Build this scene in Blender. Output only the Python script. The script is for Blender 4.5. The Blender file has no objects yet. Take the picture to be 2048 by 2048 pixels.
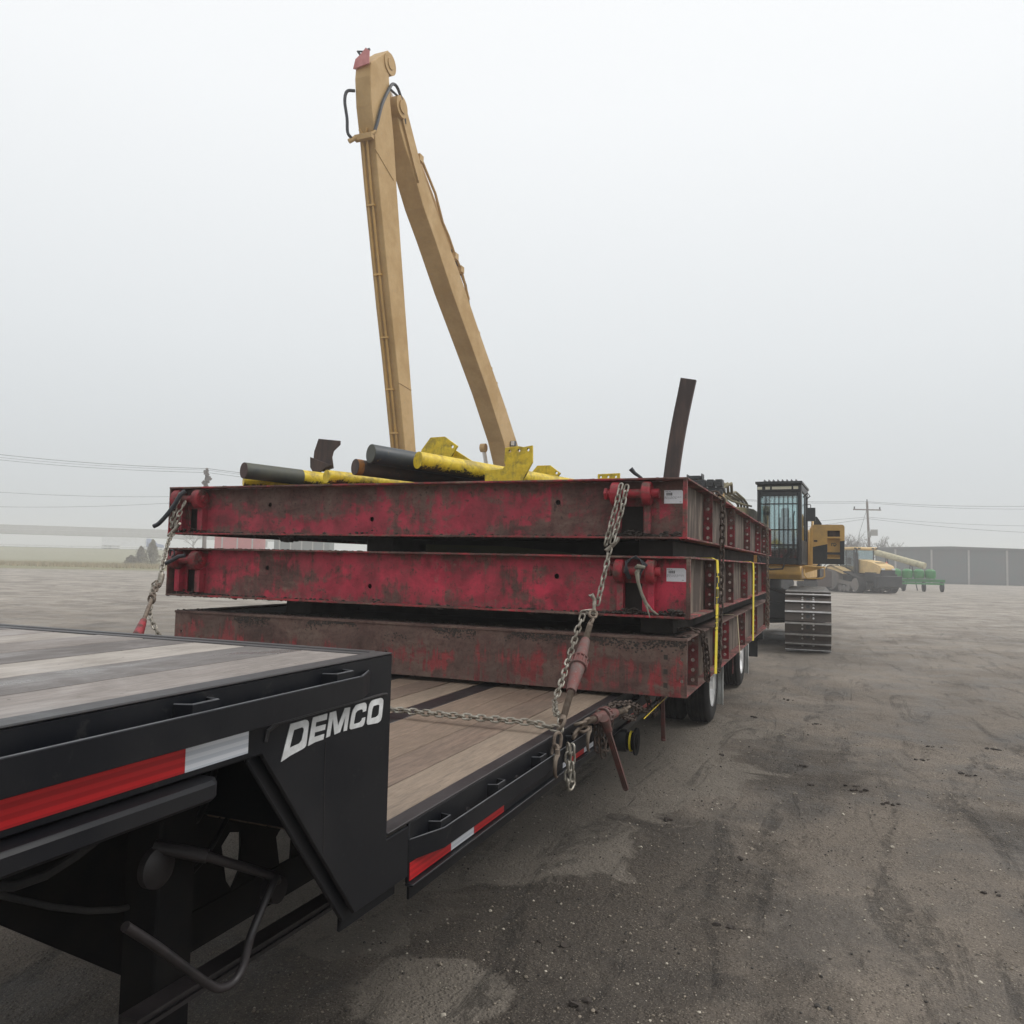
import bpy, math, random
from mathutils import Vector, Matrix, noise
from mathutils.geometry import tessellate_polygon
R = math.radians
C = bpy.context.scene.collection
rnd = random.Random(7)
ORG = {}          # world origin of every thing's base

# ------------------------------------------------------------------ mesh builder
class MB:
    def __init__(s): s.v = []; s.f = []; s.m = []; s.k = 0
    def add(s, vs, fs, k=None):
        n = len(s.v); s.v += [tuple(p) for p in vs]
        s.f += [tuple(i + n for i in f) for f in fs]; s.m += [s.k if k is None else k] * len(fs); return s
    def box(s, x0, x1, y0, y1, z0, z1, k=None):
        v = [(x, y, z) for z in (z0, z1) for y in (y0, y1) for x in (x0, x1)]
        return s.add(v, [(0, 2, 3, 1), (4, 5, 7, 6), (0, 1, 5, 4), (2, 6, 7, 3), (0, 4, 6, 2), (1, 3, 7, 5)], k)
    def bar(s, a, b, w, h, up=(0, 0, 1), k=None):       # rectangular bar from a to b
        a, b = Vector(a), Vector(b); d = (b - a).normalized(); up = Vector(up)
        sd = d.cross(up)
        if sd.length < 1e-4: sd = d.cross(Vector((1, 0, 0)))
        sd.normalize(); u = sd.cross(d)
        vs = [p + sd * (i * w / 2) + u * (j * h / 2) for p in (a, b) for j in (-1, 1) for i in (-1, 1)]
        return s.add(vs, [(0, 1, 3, 2), (4, 6, 7, 5), (0, 4, 5, 1), (2, 3, 7, 6), (0, 2, 6, 4), (1, 5, 7, 3)], k)
    def prism(s, poly, ax, a, b, holes=(), k=None):     # outline in the plane across axis ax, between a and b
        loops = [list(poly)] + [list(h) for h in holes]
        def P(q, t):
            u, w = q
            return {'X': (t, u, w), 'Y': (u, t, w), 'Z': (u, w, t)}[ax]
        flat = [q for l in loops for q in l]; n = len(flat)
        tri = tessellate_polygon([[Vector((q[0], q[1], 0)) for q in l] for l in loops])
        vs = [P(q, a) for q in flat] + [P(q, b) for q in flat]
        fs = []
        for t in tri:
            p, q, r_ = (flat[i] for i in t)
            ar = (q[0]-p[0])*(r_[1]-p[1]) - (q[1]-p[1])*(r_[0]-p[0])
            t = tuple(t) if ar > 0 else tuple(reversed(t))
            if ax == 'Y': t = tuple(reversed(t))
            if b < a: t = tuple(reversed(t))
            fs.append(tuple(reversed(t))); fs.append(tuple(i + n for i in t))
        o = 0
        for li, l in enumerate(loops):
            ar = sum(l[i-1][0]*l[i][1] - l[i][0]*l[i-1][1] for i in range(len(l)))
            pos = (ar > 0) == (li == 0)
            if ax == 'Y': pos = not pos
            if b < a: pos = not pos
            for i in range(len(l)):
                j = (i + 1) % len(l)
                q = (o+i, o+j, o+j+n, o+i+n)
                fs.append(q if pos else tuple(reversed(q)))
            o += len(l)
        return s.add(vs, fs, k)
    def tube(s, path, r, n=8, closed=False, k=None, caps=True):
        path = [Vector(p) for p in path]; m = len(path); rs = r if isinstance(r, (list, tuple)) else [r]*m
        vs = []; up = None
        for i, p in enumerate(path):
            if closed: t = path[(i+1) % m] - path[i-1]
            else: t = path[min(i+1, m-1)] - path[max(i-1, 0)]
            t.normalize()
            if up is None:
                up = t.orthogonal().normalized()
            up = (up - t * up.dot(t)).normalized(); sd = t.cross(up)
            vs += [p + (up*math.cos(2*math.pi*j/n) + sd*math.sin(2*math.pi*j/n))*rs[i] for j in range(n)]
        fs = []
        for i in range(m if closed else m-1):
            a, b = i*n, ((i+1) % m)*n
            for j in range(n):
                fs.append((a+j, a+(j+1) % n, b+(j+1) % n, b+j))
        if not closed and caps:
            fs.append(tuple(reversed(range(n)))); fs.append(tuple((m-1)*n+j for j in range(n)))
        return s.add(vs, fs, k)
    def cyl(s, a, b, r, r2=None, n=20, k=None):
        return s.tube([a, b], [r, r if r2 is None else r2], n, k=k)
    def lathe(s, prof, ctr, ax='X', n=40, k=None):      # prof: (radius, position along axis)
        vs = []; fs = []; m = len(prof); c = Vector(ctr)
        for j in range(n):
            a = 2*math.pi*j/n; ca, sa = math.cos(a), math.sin(a)
            for r, t in prof:
                q = {'X': (t, r*ca, r*sa), 'Y': (r*sa, t, r*ca), 'Z': (r*ca, r*sa, t)}[ax]
                vs.append(c + Vector(q))
        for j in range(n):
            a, b = j*m, ((j+1) % n)*m
            for i in range(m-1): fs.append((a+i, b+i, b+i+1, a+i+1))
        return s.add(vs, fs, k)
    def blob(s, c, r, sq=(1, 1, 1), jit=.3, rn=rnd, k=None):
        t = (1+5**.5)/2
        V = [(-1, t, 0), (1, t, 0), (-1, -t, 0), (1, -t, 0), (0, -1, t), (0, 1, t), (0, -1, -t), (0, 1, -t), (t, 0, -1), (t, 0, 1), (-t, 0, -1), (-t, 0, 1)]
        F = [(0,11,5),(0,5,1),(0,1,7),(0,7,10),(0,10,11),(1,5,9),(5,11,4),(11,10,2),(10,7,6),(7,1,8),(3,9,4),(3,4,2),(3,2,6),(3,6,8),(3,8,9),(4,9,5),(2,4,11),(6,2,10),(8,6,7),(9,8,1)]
        rot = Matrix.Rotation(rn.uniform(0, 6.3), 3, 'Z')
        vs = []
        for p in V:
            q = Vector(p).normalized() * r * (1 + rn.uniform(-jit, jit))
            q = rot @ q; vs.append((c[0]+q.x*sq[0], c[1]+q.y*sq[1], c[2]+q.z*sq[2]))
        return s.add(vs, F, k)
    def link(s, c, d, roll, pitch, r, Rr):
        d = d.normalized(); a = d.orthogonal().normalized()
        ref = Vector((0, 0, 1)) if abs(d.z) < .9 else Vector((1, 0, 0))
        a = (ref - d*ref.dot(d)).normalized(); b = d.cross(a)
        sd = a*math.cos(roll) + b*math.sin(roll)
        hs = pitch/2 + r - Rr; pts = []
        for i in range(7):
            t = -math.pi/2 + math.pi*i/6
            pts.append(c + d*(hs + Rr*math.cos(t)) + sd*(Rr*math.sin(t)))
        for i in range(7):
            t = math.pi/2 + math.pi*i/6
            pts.append(c + d*(-hs + Rr*math.cos(t)) + sd*(Rr*math.sin(t)))
        s.tube(pts, r, 7, closed=True)
    def chain(s, path, pitch=.040, r=.006, Rr=.0145, roll=.5, jit=.12):
        path = [Vector(p) for p in path]
        seg = [(path[i+1]-path[i]).length for i in range(len(path)-1)]; L = sum(seg)
        n = max(1, int(L/pitch))
        for i in range(n):
            t = (i+.5)*L/n; j = 0
            while j < len(seg)-1 and t > seg[j]: t -= seg[j]; j += 1
            d = path[j+1]-path[j]
            s.link(path[j] + d.normalized()*t, d + Vector([rnd.uniform(-.06, .06)*d.length for _ in range(3)]), roll + (i % 2)*math.pi/2 + rnd.uniform(-jit, jit), pitch*L/n/pitch*1.0, r, Rr)
        return s
    def xf(s, M, i0=0):
        s.v = s.v[:i0] + [tuple(M @ Vector(p)) for p in s.v[i0:]]; return s
    def build(s, name, mats, parent=None, bevel=0, smooth=True, ang=38, local=False):
        me = bpy.data.meshes.new(name)
        o = Vector((0, 0, 0)) if (local or parent is None) else ORG.get(parent.name, Vector((0, 0, 0)))
        me.from_pydata([(p[0]-o.x, p[1]-o.y, p[2]-o.z) for p in s.v], [], s.f)
        if not isinstance(mats, (list, tuple)): mats = [mats]
        for m in mats: me.materials.append(m)
        if len(mats) > 1:
            for p, k in zip(me.polygons, s.m): p.material_index = k
        if smooth:
            for p in me.polygons: p.use_smooth = True
            me.set_sharp_from_angle(angle=R(ang))
        ob = bpy.data.objects.new(name, me); C.objects.link(ob)
        if parent is not None: ob.parent = parent
        ORG[ob.name] = o
        if bevel:
            b = ob.modifiers.new('bevel', 'BEVEL'); b.width = bevel; b.segments = 1; b.limit_method = 'ANGLE'; b.angle_limit = R(50); b.harden_normals = False
        return ob

def sm(P, n=5):        # Catmull-Rom through the points
    P = [Vector(p) for p in P]; Q = [P[0]*2-P[1]] + P + [P[-1]*2-P[-2]]; out = []
    for i in range(1, len(Q)-2):
        for j in range(n):
            t = j/n; a, b, c, d = Q[i-1:i+3]
            out.append(.5*((2*b)+(c-a)*t+(2*a-5*b+4*c-d)*t*t+(3*b-a-3*c+d)*t*t*t))
    return out + [P[-1]]
def tag(o, label, cat, group=None, kind=None):
    o['label'] = label; o['category'] = cat
    if group: o['group'] = group
    if kind: o['kind'] = kind
    return o
def thing(name, label, cat, loc, group=None, rz=0):
    e = bpy.data.objects.new(name, None); C.objects.link(e); e.location = loc; e.rotation_euler = (0, 0, rz)
    e.empty_display_size = .1; ORG[e.name] = Vector(loc); return tag(e, label, cat, group)
def single(mb, name, mat, loc, label, cat, group=None, kind=None, **kw):      # a thing that is one mesh, origin at its base
    L = Vector(loc); mb.v = [(p[0]-L.x, p[1]-L.y, p[2]-L.z) for p in mb.v]
    o = mb.build(name, mat, None, **kw); o.location = loc; ORG[o.name] = L
    return tag(o, label, cat, group, kind)
def struct(mb, name, mat, **kw):
    o = mb.build(name, mat, None, **kw); o['kind'] = 'structure'; return o
def kids(o): return [c for c in bpy.data.objects if c.parent == o]
def copytree(o, parent=None):
    c = o.copy(); C.objects.link(c); c.parent = parent; ORG[c.name] = ORG.get(o.name, Vector())
    for ch in kids(o): copytree(ch, c)
    return c
def circ(cy, cz, r, n=14): return [(cy + r*math.cos(2*math.pi*i/n), cz + r*math.sin(2*math.pi*i/n)) for i in range(n)]
def rect(a, b, c, d): return [(a, c), (b, c), (b, d), (a, d)]

# ------------------------------------------------------------------ materials
def mat(name):
    m = bpy.data.materials.new(name); m.use_nodes = True
    nt = m.node_tree; b = nt.nodes['Principled BSDF']; return m, nt, b
def N(nt, t, **kw):
    n = nt.nodes.new(t)
    for k, v in kw.items():
        if k in n.inputs: n.inputs[k].default_value = v
        else: setattr(n, k, v)
    return n
def noise_n(nt, scale, detail=6, rough=.6, vec=None, dist=0):
    n = N(nt, 'ShaderNodeTexNoise'); n.inputs['Scale'].default_value = scale; n.inputs['Detail'].default_value = detail
    n.inputs['Roughness'].default_value = rough; n.inputs['Distortion'].default_value = dist
    if vec is not None: nt.links.new(vec, n.inputs['Vector'])
    return n.outputs['Fac']
def coords(nt, scale=(1, 1, 1), kind='Object', loc=(0, 0, 0)):
    t = N(nt, 'ShaderNodeTexCoord'); mp = N(nt, 'ShaderNodeMapping'); mp.inputs['Scale'].default_value = scale; mp.inputs['Location'].default_value = loc
    nt.links.new(t.outputs[kind], mp.inputs['Vector']); return mp.outputs['Vector']
def ramp(nt, fac, *stops):
    r = N(nt, 'ShaderNodeValToRGB'); el = r.color_ramp.elements
    while len(el) < len(stops): el.new(.5)
    for e, (p, c) in zip(el, stops):
        e.position = p; e.color = (*c, 1) if isinstance(c, (tuple, list)) else (c, c, c, 1)
    nt.links.new(fac, r.inputs['Fac']); return r.outputs['Color']
def mix(nt, fac, a, b, mode='MIX'):
    m = N(nt, 'ShaderNodeMix', data_type='RGBA', blend_type=mode)
    for s, v in ((m.inputs[0], fac), (m.inputs[6], a), (m.inputs[7], b)):
        if isinstance(v, (int, float)): s.default_value = v
        elif isinstance(v, (tuple, list)): s.default_value = (*v, 1)
        else: nt.links.new(v, s)
    return m.outputs[2]
def math_n(nt, op, a, b=0, clamp=False):
    m = N(nt, 'ShaderNodeMath', operation=op, use_clamp=clamp)
    for s, v in ((m.inputs[0], a), (m.inputs[1], b)):
        if isinstance(v, (int, float)): s.default_value = v
        else: nt.links.new(v, s)
    return m.outputs[0]
def bump(nt, b, h, strength=.3, dist=.01):
    n = N(nt, 'ShaderNodeBump'); n.inputs['Strength'].default_value = strength; n.inputs['Distance'].default_value = dist
    nt.links.new(h, n.inputs['Height']); nt.links.new(n.outputs['Normal'], b.inputs['Normal'])
def painted(name, col, rough=.45, dirt=(.10, .085, .07), amount=.3, scale=4, metallic=0, streak=False, bs=.15, spec=.5, chip=None):
    m, nt, b = mat(name); v = coords(nt)
    v2 = coords(nt, (3, 3, .6)) if streak else v
    n1 = noise_n(nt, scale, 8, .65, v2); n2 = noise_n(nt, scale*9, 5, .6, v)
    lo = .62 - amount*.35
    d = ramp(nt, n1, (lo-.08, 0), (lo+.14, 1))
    c0 = mix(nt, n2, tuple(x*.86 for x in col), tuple(min(1, x*1.12) for x in col))
    c = mix(nt, math_n(nt, 'MULTIPLY', d, amount*1.3, True), c0, dirt)
    if chip:
        n3 = noise_n(nt, scale*6, 6, .7, v); f = ramp(nt, n3, (.62, 0), (.66, 1)); c = mix(nt, f, c, chip)
    nt.links.new(c, b.inputs['Base Color']); b.inputs['Metallic'].default_value = metallic
    r = ramp(nt, n1, (.3, rough*.85), (.75, min(1, rough*1.5))); nt.links.new(r, b.inputs['Roughness'])
    b.inputs['Specular IOR Level'].default_value = spec
    bump(nt, b, n2, bs, .003); return m
def red_paint(name, seed, dirt=.5, pale=.3, red=(.30, .013, .024), zmud_shade=(), streak=.2, spots=.6, big_scale=1.5, crust=.5):
    m, nt, b = mat(name); L = (seed*3.1, seed*1.7, seed*.9)
    v = coords(nt, (1, 1, 1), loc=L); vs = coords(nt, (7, 7, .55), loc=L); vz = coords(nt, (1, 1, 1.9), loc=L)
    big = noise_n(nt, big_scale, 10, .66, vz, .5); med = noise_n(nt, 7, 9, .72, v, .4); st = noise_n(nt, 3.2, 7, .65, vs); fine = noise_n(nt, 80, 4, .65, v); mid = noise_n(nt, 26, 7, .7, v)
    rn = noise_n(nt, 5, 7, .65, v, .3)
    base = mix(nt, ramp(nt, rn, (.36, 0), (.62, 1)), tuple(x*.55 for x in red), tuple(x*1.45 for x in red))
    s = math_n(nt, 'ADD', math_n(nt, 'MULTIPLY', big, .50), math_n(nt, 'ADD', math_n(nt, 'MULTIPLY', med, .26), math_n(nt, 'MULTIPLY', st, streak)))
    s = math_n(nt, 'ADD', s, math_n(nt, 'MULTIPLY', mid, .10))
    mean = .5*(.86+streak); th = mean + (.5-dirt)*.22
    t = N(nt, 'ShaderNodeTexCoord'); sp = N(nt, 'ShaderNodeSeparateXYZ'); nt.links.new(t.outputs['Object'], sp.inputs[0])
    for a0, a1, k in zmud_shade:       # mud bands, and on the topmost mat painted flange shade: (z from, z to, strength)
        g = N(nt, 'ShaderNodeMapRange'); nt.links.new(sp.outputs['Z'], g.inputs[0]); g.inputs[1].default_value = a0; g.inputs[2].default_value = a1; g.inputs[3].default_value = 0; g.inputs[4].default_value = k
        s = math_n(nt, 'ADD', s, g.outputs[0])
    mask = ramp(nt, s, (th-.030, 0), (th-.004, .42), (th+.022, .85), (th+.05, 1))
    dn = noise_n(nt, 3.2, 9, .7, coords(nt, (1, 1, 1.5), loc=(L[1], L[0], 4)), .4)
    dc = ramp(nt, dn, (.31, (.024, .018, .015)), (.43, (.090, .060, .050)), (.55, (.150, .104, .084)), (.66, (.29, .24, .18) if pale > .3 else (.19, .15, .118)))
    dc = mix(nt, ramp(nt, mid, (.36, .5), (.50, 0)), dc, (.024, .019, .017))
    c = mix(nt, math_n(nt, 'MULTIPLY', mask, .93), base, dc)
    spot = ramp(nt, mid, (.60, 0), (.645, spots)); c = mix(nt, spot, c, (.024, .018, .017))
    film = ramp(nt, noise_n(nt, 2.4, 6, .6, coords(nt, loc=(9, L[0], 1))), (.35, .12), (.62, .72)); c = mix(nt, film, c, mix(nt, .45, c, (.115, .078, .066)))
    nt.links.new(c, b.inputs['Base Color']); b.inputs['Specular IOR Level'].default_value = .35
    nt.links.new(mix(nt, mask, (.45,)*3, (.85,)*3), b.inputs['Roughness'])
    h = math_n(nt, 'ADD', math_n(nt, 'MULTIPLY', mask, crust), math_n(nt, 'MULTIPLY', fine, .5)); h = math_n(nt, 'ADD', h, math_n(nt, 'MULTIPLY', mid, 1.2))
    bump(nt, b, h, .6, .006); return m

M = {}
M['red_top'] = red_paint('red_paint_worn', 1, .45, .1, red=(.38, .024, .052), zmud_shade=((.16, .36, .07), (.10, .0, .03)))  # upper band darkens the web as painted shade under the top flange
M['red_mid'] = red_paint('red_paint_muddy', 2.3, .39, .5, red=(.45, .026, .058), big_scale=1.1, zmud_shade=((.33, .39, .05), (.08, .0, .03)))
M['red_low'] = red_paint('red_paint_mud_caked', 4.2, .60, .15, red=(.27, .034, .038), zmud_shade=((.17, .30, .10), (.30, .36, .08)), streak=.45, crust=1)
M['red_side'] = red_paint('red_steel_side', 5.5, .50, .3, red=(.22, .016, .026), big_scale=3)
M['red_lug'] = red_paint('red_lug_paint', 6.1, .34, .1, red=(.34, .022, .036), spots=.4, big_scale=6)
M['red_edge'] = red_paint('red_flange', 8.4, .58, .4, red=(.36, .024, .036), big_scale=3)
M['mud'] = painted('caked_mud', (.032, .026, .022), .9, (.07, .055, .045), .5, 9, bs=.6)
M['tanweb'] = painted('dusty_web', (.33, .265, .195), .85, (.06, .042, .034), .75, 2.6, streak=True, bs=.3)
M['black'] = painted('black_steel', (.0060, .0070, .0100), .36, (.022, .021, .022), .4, 2.4, bs=.12, spec=.24, chip=(.020, .020, .021))
M['blackdeck'] = painted('black_deck_edge', (.013, .012, .0135), .40, (.04, .032, .033), .45, 5, bs=.25)
M['edge_glint'] = painted('edge_highlight', (.13, .135, .145), .35, (.05, .05, .055), .5, 12)  # pale grey painted highlight for pocket and rail top edges
M['blackdull'] = painted('black_under', (.006, .006, .007), .8, (.018, .016, .014), .5, 7, spec=.12)
M['rubber'] = painted('rubber', (.018, .018, .019), .8, (.06, .055, .05), .4, 6, bs=.2, spec=.2)
M['flapgrey'] = painted('flap_grey', (.66, .68, .66), .6, (.2, .19, .17), .5, 4, streak=True)
M['alum'] = painted('polished_rim', (.93, .93, .92), .38, (.5, .48, .44), .15, 5, metallic=.6)
M['chain'] = painted('chain_galvanised', (.46, .44, .38), .42, (.14, .11, .08), .55, 24, metallic=.5)
M['chaindark'] = painted('chain_rusty', (.12, .088, .07), .7, (.035, .028, .025), .5, 20, metallic=.3)
M['binder'] = painted('binder_iron', (.14, .095, .085), .6, (.30, .03, .03), .30, 14, metallic=.2, chip=(.22, .2, .19))
M['binderred'] = painted('binder_red', (.17, .045, .04), .55, (.09, .06, .05), .6, 10)
M['hookiron'] = painted('hook_iron', (.22, .18, .14), .55, (.12, .08, .06), .5, 18, metallic=.4)
def yellow_mat():
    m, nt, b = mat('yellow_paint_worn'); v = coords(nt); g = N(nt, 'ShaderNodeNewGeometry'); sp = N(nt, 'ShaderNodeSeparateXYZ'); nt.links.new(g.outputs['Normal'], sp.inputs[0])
    n1 = noise_n(nt, 9, 8, .7, v, .3); n2 = noise_n(nt, 55, 6, .7, v); n3 = noise_n(nt, 20, 6, .6, v)
    c = mix(nt, ramp(nt, n3, (.35, 0), (.65, 1)), (.62, .43, .015), (.80, .60, .035))
    c = mix(nt, ramp(nt, n1, (.47, 0), (.60, .75)), c, (.26, .19, .035))
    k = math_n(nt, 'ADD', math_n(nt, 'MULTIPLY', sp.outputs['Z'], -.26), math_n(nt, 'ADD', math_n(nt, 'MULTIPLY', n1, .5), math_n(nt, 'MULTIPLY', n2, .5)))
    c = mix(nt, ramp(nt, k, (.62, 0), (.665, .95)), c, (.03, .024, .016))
    nt.links.new(c, b.inputs['Base Color']); b.inputs['Roughness'].default_value = .5; bump(nt, b, n2, .5, .004); return m
M['yellow'] = yellow_mat()
M['pipedark'] = painted('dark_pipe', (.045, .05, .048), .5, (.10, .10, .065), .5, 6, bs=.3)
M['pipeblue'] = painted('blue_black_pipe', (.032, .042, .052), .42, (.07, .075, .075), .5, 5, bs=.3, chip=(.20, .15, .04))
M['piperust'] = painted('rusty_pipe', (.042, .032, .03), .65, (.09, .06, .045), .5, 8, bs=.4, chip=(.20, .09, .03))
M['rust'] = painted('rusty_steel', (.105, .064, .052), .7, (.05, .042, .042), .6, 4, streak=True, bs=.3)
M['rustband'] = painted('orange_rust', (.10, .05, .025), .8, (.32, .13, .03), .7, 16, bs=.5)
M['rustend'] = painted('cut_end', (.085, .05, .045), .75, (.05, .04, .04), .4, 12)
M['tan'] = painted('tan_boom_paint', (.52, .335, .135), .5, (.36, .21, .065), .4, 1.6, bs=.08, chip=(.45, .31, .15))
M['ochre'] = painted('yellow_machine_paint', (.60, .355, .095), .42, (.34, .22, .09), .4, 2, bs=.05)
M['cream'] = painted('faded_cream_yellow', (.72, .50, .21), .5, (.50, .36, .18), .4, 2, bs=.05)
M['mblack'] = painted('machine_black', (.012, .014, .017), .42, (.05, .048, .045), .4, 3, bs=.1)
M['trackst'] = painted('track_steel', (.060, .048, .042), .55, (.11, .09, .075), .5, 5, metallic=.25, bs=.4)
M['grouser'] = painted('worn_grouser', (.55, .54, .53), .35, (.28, .26, .24), .4, 9, metallic=.5)
M['glassd'] = painted('seat_cloth', (.22, .25, .27), .8, (.1, .1, .1), .3, 5)
M['labelw'] = painted('white_label', (.78, .79, .82), .55, (.6, .6, .6), .1, 12, bs=0)
M['ink'] = painted('ink', (.03, .03, .03), .7, amount=0)
M['letter'] = painted('white_lettering', (.74, .75, .76), .4, (.42, .42, .41), .5, 14, bs=0)
M['strapy'] = painted('yellow_webbing', (.78, .62, .03), .7, (.5, .4, .05), .3, 25, bs=.3)
M['strapb'] = painted('beige_webbing', (.50, .42, .28), .8, (.3, .25, .2), .3, 25)
M['hose'] = painted('black_hose', (.03, .034, .042), .45, (.07, .07, .07), .3, 9)
M['timber'] = painted('dark_dunnage', (.035, .028, .023), .9, (.02, .018, .016), .5, 5, bs=.5)
M['pink'] = painted('faded_red_rag', (.62, .26, .25), .85, (.45, .15, .15), .4, 9)
M['lamp'] = painted('lamp_lens', (.72, .74, .76), .15, amount=.1)
M['olive'] = painted('hydraulic_olive', (.20, .165, .075), .5, (.10, .085, .05), .5, 4)
M['guard'] = painted('grey_concrete', (.38, .37, .35), .9, (.28, .27, .25), .4, .6)
M['white'] = painted('white_paint', (.75, .76, .77), .5, (.5, .5, .48), .3, 1)
M['bluecab'] = painted('blue_cab', (.10, .16, .35), .4, amount=.2)
M['barnred'] = painted('barn_red', (.50, .055, .06), .6, (.35, .06, .06), .3, .8)
M['shedgrey'] = painted('shed_grey', (.10, .12, .12), .7, (.16, .13, .13), .4, .5)
M['jgreen'] = painted('green_implement', (.03, .22, .06), .45, (.1, .12, .06), .3, 3)
M['orange'] = painted('orange_red', (.75, .10, .05), .5, amount=.1)
M['bark'] = painted('bark', (.12, .10, .085), .95, (.08, .07, .06), .4, 4)
M['pole'] = painted('pole_wood', (.20, .17, .15), .9, (.12, .1, .09), .4, 3)
M['twig'] = painted('dry_leaf', (.17, .155, .09), .9, (.20, .16, .10), .6, 3)
M['drygrass'] = painted('dry_grass', (.40, .31, .18), .95, (.22, .20, .10), .5, .4)
def tape(name, col, band):
    m, nt, b = mat(name); v = coords(nt)
    t = N(nt, 'ShaderNodeTexCoord'); sp = N(nt, 'ShaderNodeSeparateXYZ'); nt.links.new(t.outputs['Object'], sp.inputs[0])
    w = math_n(nt, 'FRACT', math_n(nt, 'MULTIPLY', sp.outputs['Z'], 1/.019)); w = ramp(nt, w, (.40, 0), (.5, 1), (.9, 1), (1, 0))
    ck = N(nt, 'ShaderNodeTexChecker'); ck.inputs['Scale'].default_value = 420; nt.links.new(v, ck.inputs['Vector'])
    c = mix(nt, w, col, band); c = mix(nt, math_n(nt, 'MULTIPLY', ck.outputs['Fac'], .12), c, tuple(x*.5 for x in col))
    nt.links.new(c, b.inputs['Base Color']); b.inputs['Roughness'].default_value = .3; return m
M['tapered'] = tape('red_reflective_tape', (.50, .012, .016), (.36, .008, .012))
M['tapewhite'] = tape('white_reflective_tape', (.66, .68, .72), (.50, .53, .58))
def wood(name, tint=(.27, .205, .155), dark=(.10, .074, .058), wet=.5):
    m, nt, b = mat(name); g = N(nt, 'ShaderNodeNewGeometry')
    v = coords(nt, (16, 1.1, 16)); v1 = coords(nt, (2.5, 1.4, 2.5)); vf = coords(nt, (90, 4, 90))
    n1 = noise_n(nt, 3, 8, .65, v, .6); n2 = noise_n(nt, 1.6, 6, .6, v1, .5); nf = noise_n(nt, 3, 5, .6, vf)
    rr = g.outputs['Random Per Island']
    a = mix(nt, rr, tuple(x*.50 for x in tint), tuple(x*1.40 for x in tint))
    a = mix(nt, math_n(nt, 'MULTIPLY', ramp(nt, math_n(nt, 'FRACT', math_n(nt, 'MULTIPLY', rr, 7.3)), (.3, 0), (.9, 1)), .45), a, (.20, .145, .12))
    c = mix(nt, ramp(nt, n1, (.35, 0), (.7, .8)), dark, a); c = mix(nt, ramp(nt, n2, (.42, 0), (.60, .75)), c, tuple(x*.45 for x in tint))
    c = mix(nt, math_n(nt, 'MULTIPLY', ramp(nt, nf, (.35, 0), (.7, 1)), .35), c, tuple(min(1, x*1.5) for x in tint))
    sp = noise_n(nt, 60, 3, .5, coords(nt)); c = mix(nt, ramp(nt, sp, (.70, 0), (.73, .8)), c, (.03, .025, .02))
    nt.links.new(c, b.inputs['Base Color']); nt.links.new(ramp(nt, n2, (.35, wet), (.65, .85)), b.inputs['Roughness'])
    bump(nt, b, math_n(nt, 'ADD', n1, nf), .35, .004); return m
M['wood'] = [wood('deck_oak', (.285, .205, .148), (.115, .085, .064)), wood('deck_oak_brown', (.235, .168, .125), (.095, .068, .052)), wood('deck_oak_pale', (.32, .245, .18), (.15, .118, .092))]
M['woodup'] = [wood('deck_oak_weathered', (.31, .275, .25), (.14, .12, .11), .30), wood('deck_oak_damp', (.185, .165, .155), (.085, .075, .07), .22), wood('deck_oak_bleached', (.43, .385, .34), (.21, .185, .165), .4)]
def glass_mat():
    m, nt, b = mat('cab_glass'); b.inputs['Base Color'].default_value = (.55, .68, .70, 1); b.inputs['Roughness'].default_value = .03
    nt.nodes.remove(b); g = N(nt, 'ShaderNodeBsdfGlossy'); g.inputs['Roughness'].default_value = .04; g.inputs['Color'].default_value = (.8, .9, .92, 1)
    t = N(nt, 'ShaderNodeBsdfTransparent'); t.inputs['Color'].default_value = (.80, .88, .88, 1); mx = N(nt, 'ShaderNodeMixShader')
    f = N(nt, 'ShaderNodeFresnel'); f.inputs['IOR'].default_value = 1.7
    ff = math_n(nt, 'ADD', f.outputs[0], .16, True)
    nt.links.new(ff, mx.inputs[0]); nt.links.new(t.outputs[0], mx.inputs[1]); nt.links.new(g.outputs[0], mx.inputs[2])
    nt.links.new(mx.outputs[0], nt.nodes['Material Output'].inputs[0]); return m
M['glass'] = glass_mat()

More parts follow.
